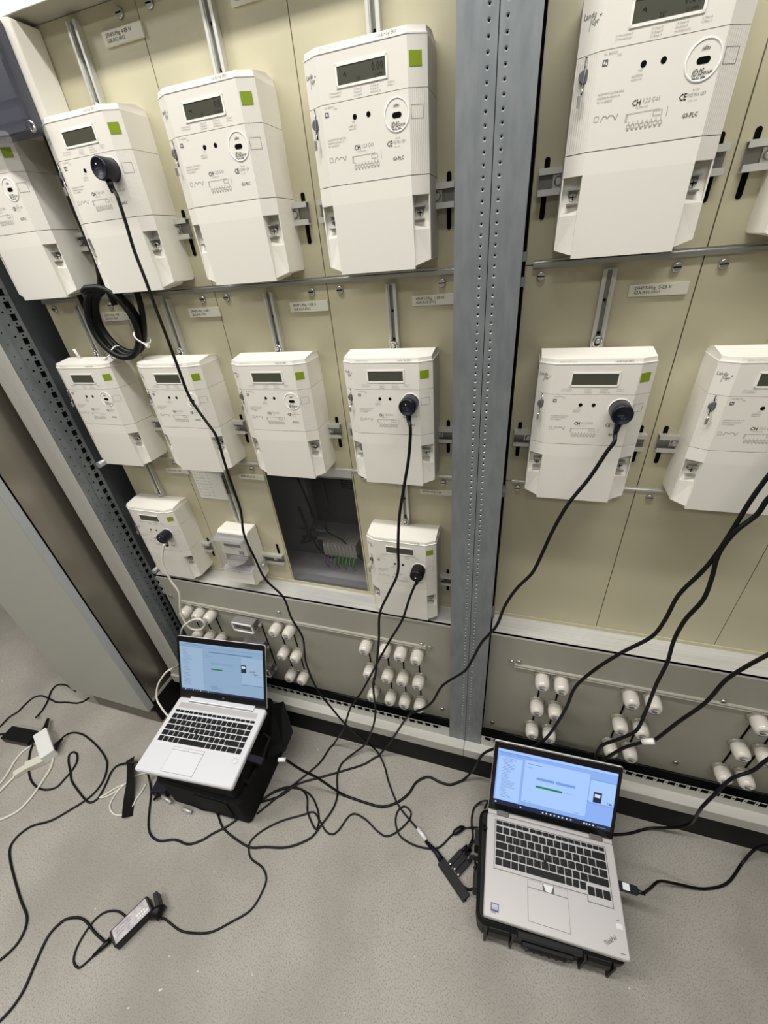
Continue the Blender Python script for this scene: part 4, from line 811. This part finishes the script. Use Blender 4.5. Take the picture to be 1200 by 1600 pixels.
# ---------------------------------------------------------------- laptops
def laptop_frame(loc, yaw, tx, ty):
    return Matrix.Translation(loc) @ Matrix.Rotation(math.radians(yaw), 4, 'Z') @ Matrix.Rotation(math.radians(tx), 4, 'X') @ Matrix.Rotation(math.radians(ty), 4, 'Y')
def key_rows(t, rows, z, legends, name='key'):
    """rows: (y_centre, key_height, [(x0, x1)])"""
    cache = {}; i = 0; lm = MB(); fn = lambda a, b_: (a, b_, z+.0016)
    for yc, kh, ks in rows:
        for x0, x1 in ks:
            wd = round(x1-x0, 4); k = (wd, kh)
            if k not in cache:
                m = MB(); m.rbox(-wd/2, wd/2, -kh/2, kh/2, 0, .0014, 'key', .0012, 2, 'z'); cache[k] = m.mesh('key')
            o = D.objects.new(name, cache[k]); COL.objects.link(o); o.parent = t; o.location = ((x0+x1)/2, yc, z)
            c = legends[i] if i < len(legends) else ''
            if c.strip(): text(lm, c, x0+.0025, yc+.0002, .0050, 'key_ink', fn)
            i += 1
    tag(lm.obj('key_legends', t), kind='stuff')
def row(x0, x1, widths, gap=.0022):
    tot = sum(widths); sc_ = (x1-x0+gap)/tot; out = []; x = x0
    for w_ in widths: out.append((x, x+w_*sc_-gap)); x += w_*sc_
    return out
def screen_ui(m, items):
    """items: (x0, x1, z0, z1, mat, layer)"""
    for x0, x1, z0, z1, mt_, l in items: m.add([(x0, -.0002-.00012*l, z0), (x1, -.0002-.00012*l, z0), (x1, -.0002-.00012*l, z1), (x0, -.0002-.00012*l, z1)], [(0, 1, 2, 3)], mt_)
def rand_lines(m, x0, x1, z0, z1, n, mt_, layer=3, h=.0009):
    for k in range(n):
        z = z1-(z1-z0)*k/n; a = x0+random.choice((0, .002, .005)); screen_ui(m, [(a, a+(x1-a)*random.uniform(.35, 1), z-h, z, mt_, layer)])
# --- silver laptop
hp = empty('silver_laptop'); hp.matrix_world = laptop_frame((-.8719, -.2326, .2839), 5.13, 1.31, -.66)
tag(hp, 'open silver laptop with black chiclet keys standing on the tall black case', 'laptop')
W_, DD, H_ = .3358, .2410, .2230
m = MB(); m.rbox(-W_/2, W_/2, -DD, 0, -.0175, 0, 'laptop_silver', .009, 4, 'z'); m.obj('base_body', hp)
m = MB(); m.box(-.1235, .1250, -.0125, .004, -.004, .0045, 'laptop_silver'); m.obj('hinge_bar', hp, bevel=.002)
m = MB(); m.box(-.1235, .1250, -.0150, -.0130, .0001, .0004, 'line'); m.box(-.150, .145, -.037, -.0185, .0001, .0003, 'pad2'); m.obj('speaker_grille', hp)
m = MB(); m.box(-.1545, .1520, -.1550, -.0435, .0000, .0003, 'pad'); m.obj('keyboard_deck', hp)
ry = [-.0490, -.0640, -.0825, -.1010, -.1195, -.1385]; X0, X1 = -.1500, .1475
rws = [(ry[0], .0080, row(X0, X1, [1]*17)), (ry[1]-.003, .0155, row(X0, X1, [1]*13+[2, 1])), (ry[2]-.003, .0155, row(X0, X1, [1.5]+[1]*12+[1.5, 1])),
       (ry[3]-.003, .0155, row(X0, X1, [1.8]+[1]*12+[1.2, 1])), (ry[4]-.003, .0155, row(X0, X1, [1.3]+[1]*11+[2.7, 1])), (ry[5]-.003, .0155, row(X0, X1, [1, 1, 1, 1, 5.2, 1, 1, 1, 1, 1.7, 1]))]
key_rows(hp, rws, .0003, ' '*17+'1234567890\'^  '+'  QWERTZUIOP    '+' ASDFGHJKL    '+'  YXCVBNM,.-')
m = MB(); m.lathe([(.003, 0), (.003, .0022)], (-.0290, -.1130, .0005), 'z', 'black', 10); m.obj('pointing_stick', hp)
m = MB(); m.box(-.0785, .0310, -.2315, -.1590, .0001, .0006, 'line'); m.box(-.0778, .0303, -.2308, -.1680, .0003, .0009, 'pad'); m.box(-.0778, -.0245, -.1670, -.1597, .0003, .0009, 'pad'); m.box(-.0237, .0303, -.1670, -.1597, .0003, .0009, 'pad'); m.obj('touchpad', hp)
m = MB(); m.box(.1330, .1500, -.1770, -.1620, .0001, .0004, 'pad2'); m.box(.1345, .1485, -.1755, -.1635, .0002, .0006, 'pad'); m.obj('fingerprint_reader', hp)
lid = empty('lid'); lid.parent = hp; lid.location = (0, .0015, .001); lid.rotation_euler = (math.radians(-27.97), 0, 0)
m = MB(); m.rbox(-W_/2, W_/2, .0005, .0060, -.004, H_, 'laptop_silver', .007, 3, 'y'); m.obj('lid_shell', lid)
m = MB(); m.rbox(-W_/2+.001, W_/2-.001, -.0001, .0010, -.002, H_-.001, 'bezel', .006, 3, 'y'); m.obj('bezel', lid)
m = MB()
screen_ui(m, [(-.1590, .1580, .0330, .2025, 'scr_a', 0), (-.1590, .1580, .2000, .2025, 'scr_a2', 1), (-.1585, -.070, .035, .186, 'scr_a2', 1), (-.0655, .0770, .0610, .1650, 'scr_a', 2), (-.0655, .0770, .1640, .1652, 'scr_a3', 3), (-.0655, -.0645, .061, .165, 'scr_a3', 3), (.0760, .0772, .061, .165, 'scr_a3', 3), (-.0655, .0770, .0605, .0618, 'scr_a3', 3),
    (-.0385, .0015, .1330, .1410, 'scr_a3', 3), (.0050, .0468, .1330, .1410, 'scr_a3', 3), (-.0380, .0064, .1128, .1180, 'scr_green', 4), (.0064, .0470, .1150, .1160, 'scr_a3', 3), (.0775, .1580, .0760, .1700, 'scr_a2', 1),
    (.0765, .0959, .1170, .1440, 'scr_dark', 3), (.0795, .0930, .1320, .1400, 'scr_pale', 4), (-.045, .120, .1745, .1775, 'scr_txt', 3), (.0775, .1580, .0735, .0750, 'scr_txt', 3), (-.1580, .1570, .0265, .0330, 'scr_bar', 1), (-.1590, .1580, .1885, .1892, 'scr_txt', 2)])
rand_lines(m, -.150, -.110, .045, .180, 26, 'scr_txt'); rand_lines(m, -.0600, -.02, .150, .162, 2, 'scr_txt'); rand_lines(m, -.045, .02, .040, .055, 5, 'scr_txt'); rand_lines(m, -.15, -.03, .191, .199, 2, 'scr_txt')
for k in range(12): screen_ui(m, [(-.145+k*.010, -.141+k*.010, .0285, .0315, 'scr_pale' if k % 3 == 0 else 'scr_txt', 2)])
text(m, 'Landis', .108, .121, .011, 'scr_dark', lambda a, b_: (a, -.0008, b_), sx=.8); text(m, 'Gyr+', .122, .112, .011, 'scr_dark', lambda a, b_: (a, -.0008, b_), sx=.8); screen_ui(m, [(.121, .152, .108, .1088, 'scr_txt', 4)])
m.obj('screen', lid)
m = MB(); m.lathe([(.0042, 0), (.0042, -.0005)], (.004, -.0001, .0135), 'y', 'seal', 16, False); text(m, 'hp', .0015, .0112, .0058, 'bezel', lambda a, b_: (a, -.0009, b_), shear=.3, weight=.0002, sx=.85); m.obj('lid_logo', lid)
# --- grey convertible laptop
tp = empty('grey_laptop'); tp.matrix_world = laptop_frame((.1947, -.2628, .1445), 2.19, 1.96, 1.35)
tag(tp, 'open grey convertible laptop with bright blue screen on the low black hard case', 'laptop')
W_, DD, H_ = .3317, .2307, .2220
m = MB(); m.rbox(-W_/2, W_/2, -DD, -.006, -.0185, 0, 'laptop_grey', .006, 4, 'z'); m.obj('base_body', tp)
m = MB(); m.box(-W_/2+.002, W_/2-.002, -.0065, .004, -.010, .0020, 'laptop_grey'); m.box(-.104, .106, -.0085, -.0065, .0001, .0022, 'chrome'); m.box(-.104, .106, -.0065, .0, .0020, .0040, 'laptop_grey'); m.obj('hinge_cover', tp, bevel=.001)
for x in (-.124, .123):
    m = MB(); m.box(x-.0165, x+.0165, -.0080, .0080, -.006, .0075, 'laptop_dark'); m.obj('hinge', tp, bevel=.002)
m = MB(); P_ = [(-.1440, -.0185), (.1440, -.0185), (.1440, -.1435), (.0860, -.1435), (.0860, -.1310), (-.1440, -.1310)]
m.prism(P_, 0.0001, .0006, 'z', 'pad2')
for a, b_ in zip(P_, P_[1:]+P_[:1]):
    x0, x1 = sorted((a[0], b_[0])); y0, y1 = sorted((a[1], b_[1])); m.box(x0-.0007, x1+.0007, y0-.0007, y1+.0007, .0001, .0012, 'laptop_dark')
m.obj('keyboard_well', tp)
X0, X1 = -.1405, .1405; y = -.0250
fr = row(X0, -.0530, [1]*5, .0012)+row(-.0500, .0160, [1]*4, .0012)+row(.0190, .0810, [1]*4, .0012)+row(.0840, .1405, [1]*4, .0012)
rws = [(y, .0085, fr), (y-.0165, .0155, row(X0, X1, [1]*13+[1.8])), (y-.0348, .0155, row(X0, X1, [1.4]+[1]*12+[1.4])), (y-.0531, .0155, row(X0, X1, [1.7]+[1]*12+[1.1])),
       (y-.0714, .0155, row(X0, X1, [1.2]+[1]*11+[2.6])), (y-.0897, .0155, row(X0, .0850, [1, 1.2, 1, 1, 5.2, .9, .9, .9])), (y-.0960, .0175, row(.0880, X1, [1, 1, 1]))]
key_rows(tp, rws, .0006, ' '*17+' 1234567890\'^ '+' QWERTZUIOPUe'+'  '+' ASDFGHJKLOA$ '+' <YXCVBNM,.-')
m = MB(); m.lathe([(.0040, 0), (.0036, .0030)], (-.0130, y-.0622, .0006), 'z', 'black', 12); m.obj('pointing_stick', tp)
m = MB(); m.box(-.0590, .0385, -.2150, -.1340, .0001, .0006, 'line'); m.box(-.0583, .0378, -.2143, -.1505, .0003, .0010, 'pad2')
m.box(-.0583, -.0220, -.1492, -.1347, .0003, .0012, 'laptop_grey'); m.box(.0060, .0378, -.1492, -.1347, .0003, .0012, 'laptop_grey'); m.prism([(-.0205, -.1347), (.0045, -.1347), (-.0020, -.1492), (-.0140, -.1492)], .0003, .0014, 'z', 'white'); m.box(-.0583, .0378, -.1505, -.1492, .0003, .0012, 'line'); m.obj('touchpad', tp)
m = MB(); m.box(-.1487, -.1290, -.2175, -.2010, .0001, .0005, 'blue'); m.box(-.1465, -.1312, -.2135, -.2030, .0004, .0007, 'sticker'); m.box(-.148, -.136, -.2200, -.2190, .0001, .0004, 'ink'); m.obj('palm_sticker', tp)
m = MB(); fn = lambda a, b_: (a, b_, .0004); text(m, 'ThinkPad', .1165, -.2160, .0125, 'line', fn, weight=.0002, sx=.66, rot=.62); m.obj('palm_logo', tp)
m = MB(); m.box(.1445, .1585, -.1785, -.1690, .0001, .0005, 'pad'); m.obj('fingerprint_reader', tp)
for q in ((.146, .154, -.1640, -.1632), (.145, .156, -.2215, -.2205), (-.150, -.140, -.0120, -.0112)): m = MB(); m.box(*q, .0001, .0005, 'ink'); m.obj('port_mark', tp)
lid = empty('lid'); lid.parent = tp; lid.location = (0, .0, .001); lid.rotation_euler = (math.radians(-28.44), 0, 0)
m = MB(); m.rbox(-W_/2, W_/2, .0008, .0070, .004, H_+.0015, 'laptop_grey', .006, 3, 'y'); m.obj('lid_shell', lid)
m = MB(); m.rbox(-W_/2+.0008, W_/2-.0008, -.0001, .0012, .005, H_, 'bezel', .005, 3, 'y'); m.obj('bezel', lid)
m = MB()
screen_ui(m, [(-.1540, .1560, .0270, .2020, 'scr_b', 0), (-.1540, .1560, .0270, .0415, 'scr_dark', 1), (-.1540, .1560, .1950, .2020, 'scr_b2', 1), (-.1500, -.0860, .0440, .1790, 'scr_b2', 1), (-.0800, .0905, .0530, .1830, 'scr_b2', 2), (-.0800, .0905, .0525, .0535, 'scr_b3', 3), (-.0804, -.0796, .053, .183, 'scr_b3', 3), (.0900, .0908, .053, .183, 'scr_b3', 3),
    (-.0445, .0020, .1300, .1380, 'scr_b3', 3), (.0060, .0564, .1300, .1380, 'scr_b3', 3), (-.0446, .0249, .1068, .1128, 'scr_green', 4), (.0249, .0570, .1090, .1100, 'scr_b3', 3), (.0925, .1555, .1020, .1690, 'scr_b2', 1), (.0925, .1555, .1690, .1700, 'scr_green', 3), (.0925, .1555, .0980, .1000, 'scr_b3', 3),
    (.1035, .1240, .1035, .1345, 'scr_dark', 3), (.1065, .1205, .1190, .1290, 'scr_pale', 4), (-.1540, .1560, .1930, .1936, 'scr_b3', 2), (.0905, .0935, .102, .105, 'scr_dark', 4)])
rand_lines(m, -.140, -.098, .050, .176, 28, 'scr_txt'); rand_lines(m, -.150, -.04, .184, .193, 2, 'scr_txt'); rand_lines(m, -.076, -.022, .168, .174, 1, 'scr_dark'); rand_lines(m, -.076, -.05, .160, .163, 1, 'scr_txt'); rand_lines(m, -.076, -.05, .056, .059, 1, 'scr_txt'); rand_lines(m, .058, .084, .056, .059, 1, 'scr_txt')
for x in (-.149, -.080, -.020, -.010, .001, .011, .022, .032, .043, .054, .088, .094, .102, .111): screen_ui(m, [(x, x+.0040, .0315, .0360, 'scr_pale', 3)])
screen_ui(m, [(-.074, -.030, .0305, .0375, 'scr_bar', 2), (.122, .145, .0310, .0345, 'scr_txt', 3)])
text(m, 'Lan', .1380, .1050, .0115, 'scr_dark', lambda a, b_: (a, -.0009, b_), sx=.8, weight=.0003)
m.obj('screen', lid)

# ---------------------------------------------------------------- cases under the laptops
t = empty('hard_case', (.19, -.37, 0)); t.rotation_euler = (0, 0, math.radians(3.4)); tag(t, 'low black plastic hard case with two latches and carrying handle under the grey laptop', 'case')
m = MB(); m.rbox(-.172, .172, -.125, .125, .0, .058, 'case', .022, 4, 'z'); m.obj('case_bottom', t)
m = MB(); m.rbox(-.176, .176, -.129, .129, .061, .108, 'case', .024, 4, 'z'); m.obj('case_lid', t)
m = MB(); m.rbox(-.170, .170, -.123, .123, .056, .063, 'matblack', .02, 4, 'z'); m.obj('seam', t)
for x in (-.118, .112):
    m = MB(); m.prism([(-.124, .028), (-.133, .034), (-.137, .062), (-.136, .088), (-.131, .100), (-.124, .100)], x-.026, x+.026, 'x', 'case'); m.obj('latch', t, bevel=.0015)
    for s_ in (-1, 1):
        m = MB(); m.box(x+s_*.032-.0025, x+s_*.032+.0025, -.1385, -.118, .004, .098, 'case'); m.obj('rib', t)
m = MB(); m.rbox(-.062, .060, -.141, -.128, .046, .074, 'case', .004, 2, 'z'); m.box(-.045, .043, -.1425, -.141, .052, .066, 'matblack'); m.obj('carrying_handle', t)
for x in (-.045, -.027, -.009, .009, .027, .045):
    m = MB(); m.box(x-.003, x+.003, -.136, -.118, .008, .042, 'case'); m.obj('rib', t)
m = MB(); m.box(-.075, .075, -.134, -.118, .090, .106, 'case'); m.obj('front_rail', t, bevel=.002)
for yy in (-.04, .055):
    m = MB(); m.box(-.186, -.170, yy-.020, yy+.020, .035, .095, 'case'); m.obj('side_hinge', t, bevel=.002)
m = MB(); m.box(-.200, -.172, .013, .017, .050, .075, 'case'); m.obj('side_tab', t)
t = empty('equipment_bag', (-.86, -.31, 0)); t.rotation_euler = (0, 0, math.radians(2.0)); tag(t, 'tall black equipment case under the silver laptop, side flap hanging open', 'case')
m = MB(); m.rbox(-.158, .152, -.146, .150, 0, .150, 'bag', .016, 4, 'z'); m.obj('bag_body', t)
m = MB(); m.rbox(-.150, .146, -.140, .144, .150, .255, 'bag', .014, 4, 'z'); m.obj('bag_top', t)
m = MB(); m.rbox(-.162, .158, -.150, .154, .138, .160, 'matblack', .018, 4, 'z'); m.obj('rim', t)
A_ = [Vector(q)-Vector((-.86, -.31, 0)) for q in ((-.712, -.185, .250), (-.695, -.145, .212), (-.640, -.212, .150), (-.652, -.262, .118), (-.704, -.300, .120))]
m = MB(); m.add(A_+[q+Vector((-.004, 0, -.008)) for q in A_], [(0, 1, 2, 3, 4), (9, 8, 7, 6, 5)]+[(k_, 5+k_, 5+(k_+1) % 5, (k_+1) % 5) for k_ in range(5)], 'bag'); m.obj('side_flap', t)
m = MB(); m.tube([(.150, -.10, .22), (.172, -.10, .20), (.176, -.02, .19), (.172, .04, .20), (.150, .04, .22)], .006, 'matblack', 8); m.obj('strap', t)
m = MB(); m.box(-.02, .10, -.1505, -.146, .04, .13, 'matblack'); m.obj('front_pocket', t)
# laptop plugs
t = empty('usb_stick_plug', (.362, -.345, .130)); tag(t, 'navy data plug with white sticker in the side of the grey laptop, cable trailing off', 'plug')
m = MB(); m.rbox(.358, .408, -.356, -.338, .124, .136, 'navy', .003, 3, 'z'); m.tube([(.406, -.347, .130), (.424, -.348, .129)], 0, 'navy', 8, radii=[.0055, .0036]); rel(m, 'plug', t)
m = MB(); m.box(.372, .388, -.3545, -.3395, .1361, .1366, 'white'); rel(m, 'white_sticker', t)
m = MB(); m.tube(spline([(.420, -.348, .129)]+[Vector(p) for p in CABLES['c9'][1][1:]], 5), .0036, 'rubber', 8); rel(m, 'cable', t)
m = MB(); m.rbox(-.700, -.640, -.372, -.352, .262, .270, 'navy', .003, 3, 'z'); rel(m, 'plug', rR)

# ---------------------------------------------------------------- loose cables and things on the floor
def brick():
    t = empty('power_adapter', (-.899, -.749, 0)); tag(t, 'black power brick with silver rating label lying alone on the floor', 'adapter')
    a = math.atan2(.082, .041); R_ = Matrix.Translation((-.899, -.749, 0)) @ Matrix.Rotation(a, 4, 'Z')
    m = MB(); m.rbox(-.052, .052, -.023, .023, .001, .030, 'black', .005, 3, 'z'); m.xf(R_); rel(m, 'brick_body', t)
    m = MB(); m.rbox(-.046, .046, -.0195, .0195, .030, .0305, 'sticker', .002, 2, 'z')
    fn = lambda x, y_: (x, y_, .0308)
    for i, s_ in enumerate(('AC ADAPTER 65W', 'INPUT 100-240V~1.7A', 'OUTPUT 20V 3.25A')): text(m, s_, -.040, .010-.008*i, .0048, 'line', fn, sx=.9)
    for i in range(9): m.box(.014+(i % 5)*.006, .018+(i % 5)*.006, -.013+(i//5)*.008, -.008+(i//5)*.008, .0305, .0308, 'white')
    m.xf(R_); rel(m, 'rating_label', t)
    m = MB(); m.tube([(-.938, -.795, .009), (-.948, -.812, .008), (-.962, -.834, .005)], 0, 'black', 8, radii=[.008, .006, .0036]); rel(m, 'cable_boot', t)
    cable('c11', t, 'loop_cable', post=[(-.955, -.826, .004)]); cable('c11b', t, 'lead_cable', pre=[(-.945, -.800, .007)])
    m = MB(); R2 = Matrix.Translation((-.868, -.700, 0)) @ Matrix.Rotation(a-.15, 4, 'Z')
    m.rbox(.004, .016, -.021, .020, .002, .030, 'black', .003, 2, 'z'); m.xf(R2); rel(m, 'plug_head', t)
    m = MB(); R3 = Matrix.Translation((-.846, -.712, .018)) @ Matrix.Rotation(-.55, 4, 'Z')
    m.lathe([(.008, -.012), (.021, -.002), (.023, .004), (.010, .012), (.0045, .022)], (0, 0, 0), 'x', 'black', 14); m.xf(R3); rel(m, 'round_plug', t)
    cable('c10', t, 'thin_lead', pre=[(-.835, -.722, .010)])
    m = MB(); m.tube([(-.066, -.308, .0075), (-.058, -.300, .009), (-.042, -.286, .009), (-.034, -.280, .0075)], 0, 'black', 8, radii=[.004, .0085, .0085, .004]); rel(m, 'ferrite_bead', t)
brick()
t = empty('socket_strip', (-1.645, -.445, 0)); tag(t, 'bright white travel power block with black plugs on the floor near the side cabinet', 'power strip')
m = obox((-1.702, -.408), (-1.582, -.468), .046, .042, 0, 'white', .005); rel(m, 'block_body', t)
m = obox((-1.600, -.470), (-1.650, -.520), .034, .024, 0, 'label', .005); rel(m, 'coupler', t)
m = obox((-1.650, -.520), (-1.668, -.552), .024, .018, 0, 'label', .004); rel(m, 'coupler_neck', t)
cable('w2', t, 'supply_cable', 'white_cable', pre=[(-1.664, -.546, .009)])
t = empty('charger_box', (-1.78, -.44, 0)); tag(t, 'flat black charger box plugged to the white power block, cord going off-picture', 'adapter')
m = obox((-1.855, -.442), (-1.722, -.430), .052, .030, 0, 'black', .004); rel(m, 'charger_body', t)
m = MB(); m.tube([(-1.855, -.443, .014), (-1.885, -.446, .008), (-1.93, -.462, .004), (-2.0, -.50, .004)], .0035, 'rubber', 8); rel(m, 'cable', t)
k = loose('c12', 'power_cable', 'black mains cable looping around the floor from the white block and down', 'cable')
m = MB(); m.tube([(-1.585, -.452, .026), (-1.600, -.425, .022), (-1.606, -.398, .016)], 0, 'black', 8, radii=[.013, .009, .004]); rel(m, 'plug', k)
k = loose('c13', 'power_cable', 'black mains cable with a small loop running from the white block to the silver laptop', 'cable')
k = loose('c14', 'power_cable', 'black mains cable from the top plug of the white block to the cabinet', 'cable')
m = MB(); m.tube([(-1.700, -.400, .028), (-1.718, -.380, .022), (-1.745, -.352, .016)], 0, 'black', 8, radii=[.011, .008, .006]); rel(m, 'plug', k)
loose('c15', 'power_cable', 'black cable curving in from the picture edge to under the side cabinet', 'cable')
loose('w1', 'white_cable', 'short white cable from beneath the white block to the picture edge', 'cable', 'white_cable')
loose('w3', 'white_cable', 'long white cable arcing from the end of the white block to the picture edge', 'cable', 'white_cable')
k = loose('w4', 'white_cable', 'thin white cable bundle looped under the black hook-and-loop strap', 'cable', 'white_cable')
m = MB(); m.tube([(-1.075, -.480, .012), (-1.060, -.455, .02), (-1.045, -.430, .028)], 0, 'black', 8, radii=[.004, .010, .010]); rel(m, 'plug', k)
t = empty('velcro_strap', (-1.19, -.46, 0)); tag(t, 'black hook-and-loop strap lying upright-curled on the white cables', 'strap')
pts = spline([(-1.262, -.392, .02), (-1.232, -.415, .028), (-1.195, -.458, .022), (-1.165, -.500, .016), (-1.130, -.545, .010)], 6)
m = MB(); vs = []; fs = []
for i, p in enumerate(pts):
    d = (pts[min(i+1, len(pts)-1)]-pts[max(i-1, 0)]); nrm = Vector((-d.y, d.x, 0)).normalized()*.0145
    tw = .012*math.sin(i*.22)
    for a, dz in ((nrm, tw), (-nrm, -tw*.3)):
        vs += [p+a+Vector((0, 0, dz+.0016)), p+a+Vector((0, 0, dz-.0004))]
for i in range(len(pts)-1):
    a = i*4; b_ = a+4
    fs += [(a, a+2, b_+2, b_), (a+1, b_+1, b_+3, a+3), (a, b_, b_+1, a+1), (a+2, a+3, b_+3, b_+2)]
m.add(vs, fs, 'bag'); rel(m, 'strap_band', t)
k = loose('c16', 'data_cable', 'black cable drooping in a U in front of the tall black case', 'cable')
loose('c17', 'data_cable', 'thin black cable curled in a narrow loop beside the tall black case', 'cable')
k = loose('c18', 'adapter_lead', 'thick black adapter lead with grey plug tips tangled in front of the tall case', 'cable', r=.0055)
m = obox((-1.095, -.447), (-1.040, -.436), .046, .034, 0, 'navy', .006); rel(m, 'adapter_block', k)
for p_, q_ in (((-1.054, -.462, .012), (-1.009, -.470, .012)), ((-.961, -.474, .010), (-.920, -.476, .010))): m = MB(); m.tube([p_, q_], .0058, 'rail', 8); rel(m, 'plug_tip', k)

# thick coiled cable under the top-row meter
t = empty('coiled_cable', (-.872, -.05, 1.456)); tag(t, 'thick black cable coiled in three turns and tied with white ties below the top-row meter', 'cable')
m = MB(); pts = []
for k_ in range(0, 92):
    a = 2*PI*k_/30+1.9; rr = .067+.0045*math.sin(k_*.21)+.003*(k_//30-1); pts.append((-.866+rr*.86*math.cos(a), -.048-.010*(k_//30-1)-.004*math.sin(k_*.3), 1.458+rr*math.sin(a)*1.02))
m.tube(pts, .0068, 'rubber', 10); rel(m, 'coil', t)
m = MB(); m.tube(spline([(-.868, -.035, 1.78), (-.872, -.035, 1.66), (-.868, -.035, 1.58), (-.880, -.040, 1.53), (-.915, -.045, 1.50), (-.93, -.048, 1.47)], 6), .0068, 'rubber', 8); rel(m, 'riser', t)
m = MB(); m.tube(spline([(-.972, -.025, 1.56), (-.968, -.025, 1.48), (-.955, -.03, 1.43), (-.935, -.04, 1.40), (-.90, -.052, 1.388), (-.87, -.05, 1.386)], 6), .0055, 'rubber', 8); rel(m, 'tail', t)
m = MB(); m.tube(spline([(-.80, -.035, 1.56), (-.795, -.035, 1.50), (-.803, -.04, 1.45), (-.82, -.045, 1.41)], 6), .0062, 'rubber', 8); rel(m, 'tail', t)
for c_, a, tail in (((-.905, -.048, 1.394), .5, (-.014, -.02, -.008)), ((-.812, -.048, 1.425), -.7, (.030, -.022, -.014))):
    m = MB(); R_ = .017; ux, uz = math.sin(a), math.cos(a)
    m.tube([(c_[0]+R_*math.cos(q)*ux, c_[1]+R_*math.sin(q), c_[2]+R_*math.cos(q)*uz) for q in [2*PI*j/14 for j in range(15)]], .0016, 'white', 6)
    m.tube([(c_[0], c_[1]-R_, c_[2]), (c_[0]+tail[0], c_[1]-R_+tail[1]*.3, c_[2]+tail[2])], .0014, 'white', 6); m.lathe([(.004, -.003), (.004, .003)], (c_[0]+tail[0], c_[1]-R_+tail[1]*.3, c_[2]+tail[2]), 'x', 'white', 6); rel(m, 'cable_tie', t)
for k_, (x, z0) in enumerate(((-.862, 1.79), (-.884, 1.79))):
    t = empty('riser_cable', (x, -.03, 1.66)); tag(t, ['black riser cable between two top-row meters, next to the coil', 'black riser cable between two top-row meters, further from the coil'][k_], 'cable', 'riser cables below the smoked box')
    m = MB(); m.tube([(x, -.022, z0), (x-.002, -.020, 1.66), (x, -.022, 1.53), (x, -.02, 1.49)], .0065, 'rubber', 8); rel(m, 'cable', t)
m = MB(); m.tube([(-1.050, -.030, 1.378), (-1.052, -.034, 1.402)], .0032, 'white', 8); tag(m.obj('mounting_stud'), 'short white stud standing on the middle-row meter by the far post', 'stud')
m = MB(); m.box(-.865, -.763, -.0032, -.0022, .973, 1.068, 'paper')
fn = lambda a, b_: (a, -.0034, b_)
for i in range(9): text(m, 'F%02d  xx.%02d.20%02d   0.%d5' % (i+1, i+2, 14+i % 4, i), -.860, 1.058-.0095*i, .0055, 'grey_ink', fn)
tag(m.obj('paper_sheet'), 'small printed paper sheet taped to the beige panel above the induction meter', 'sheet')
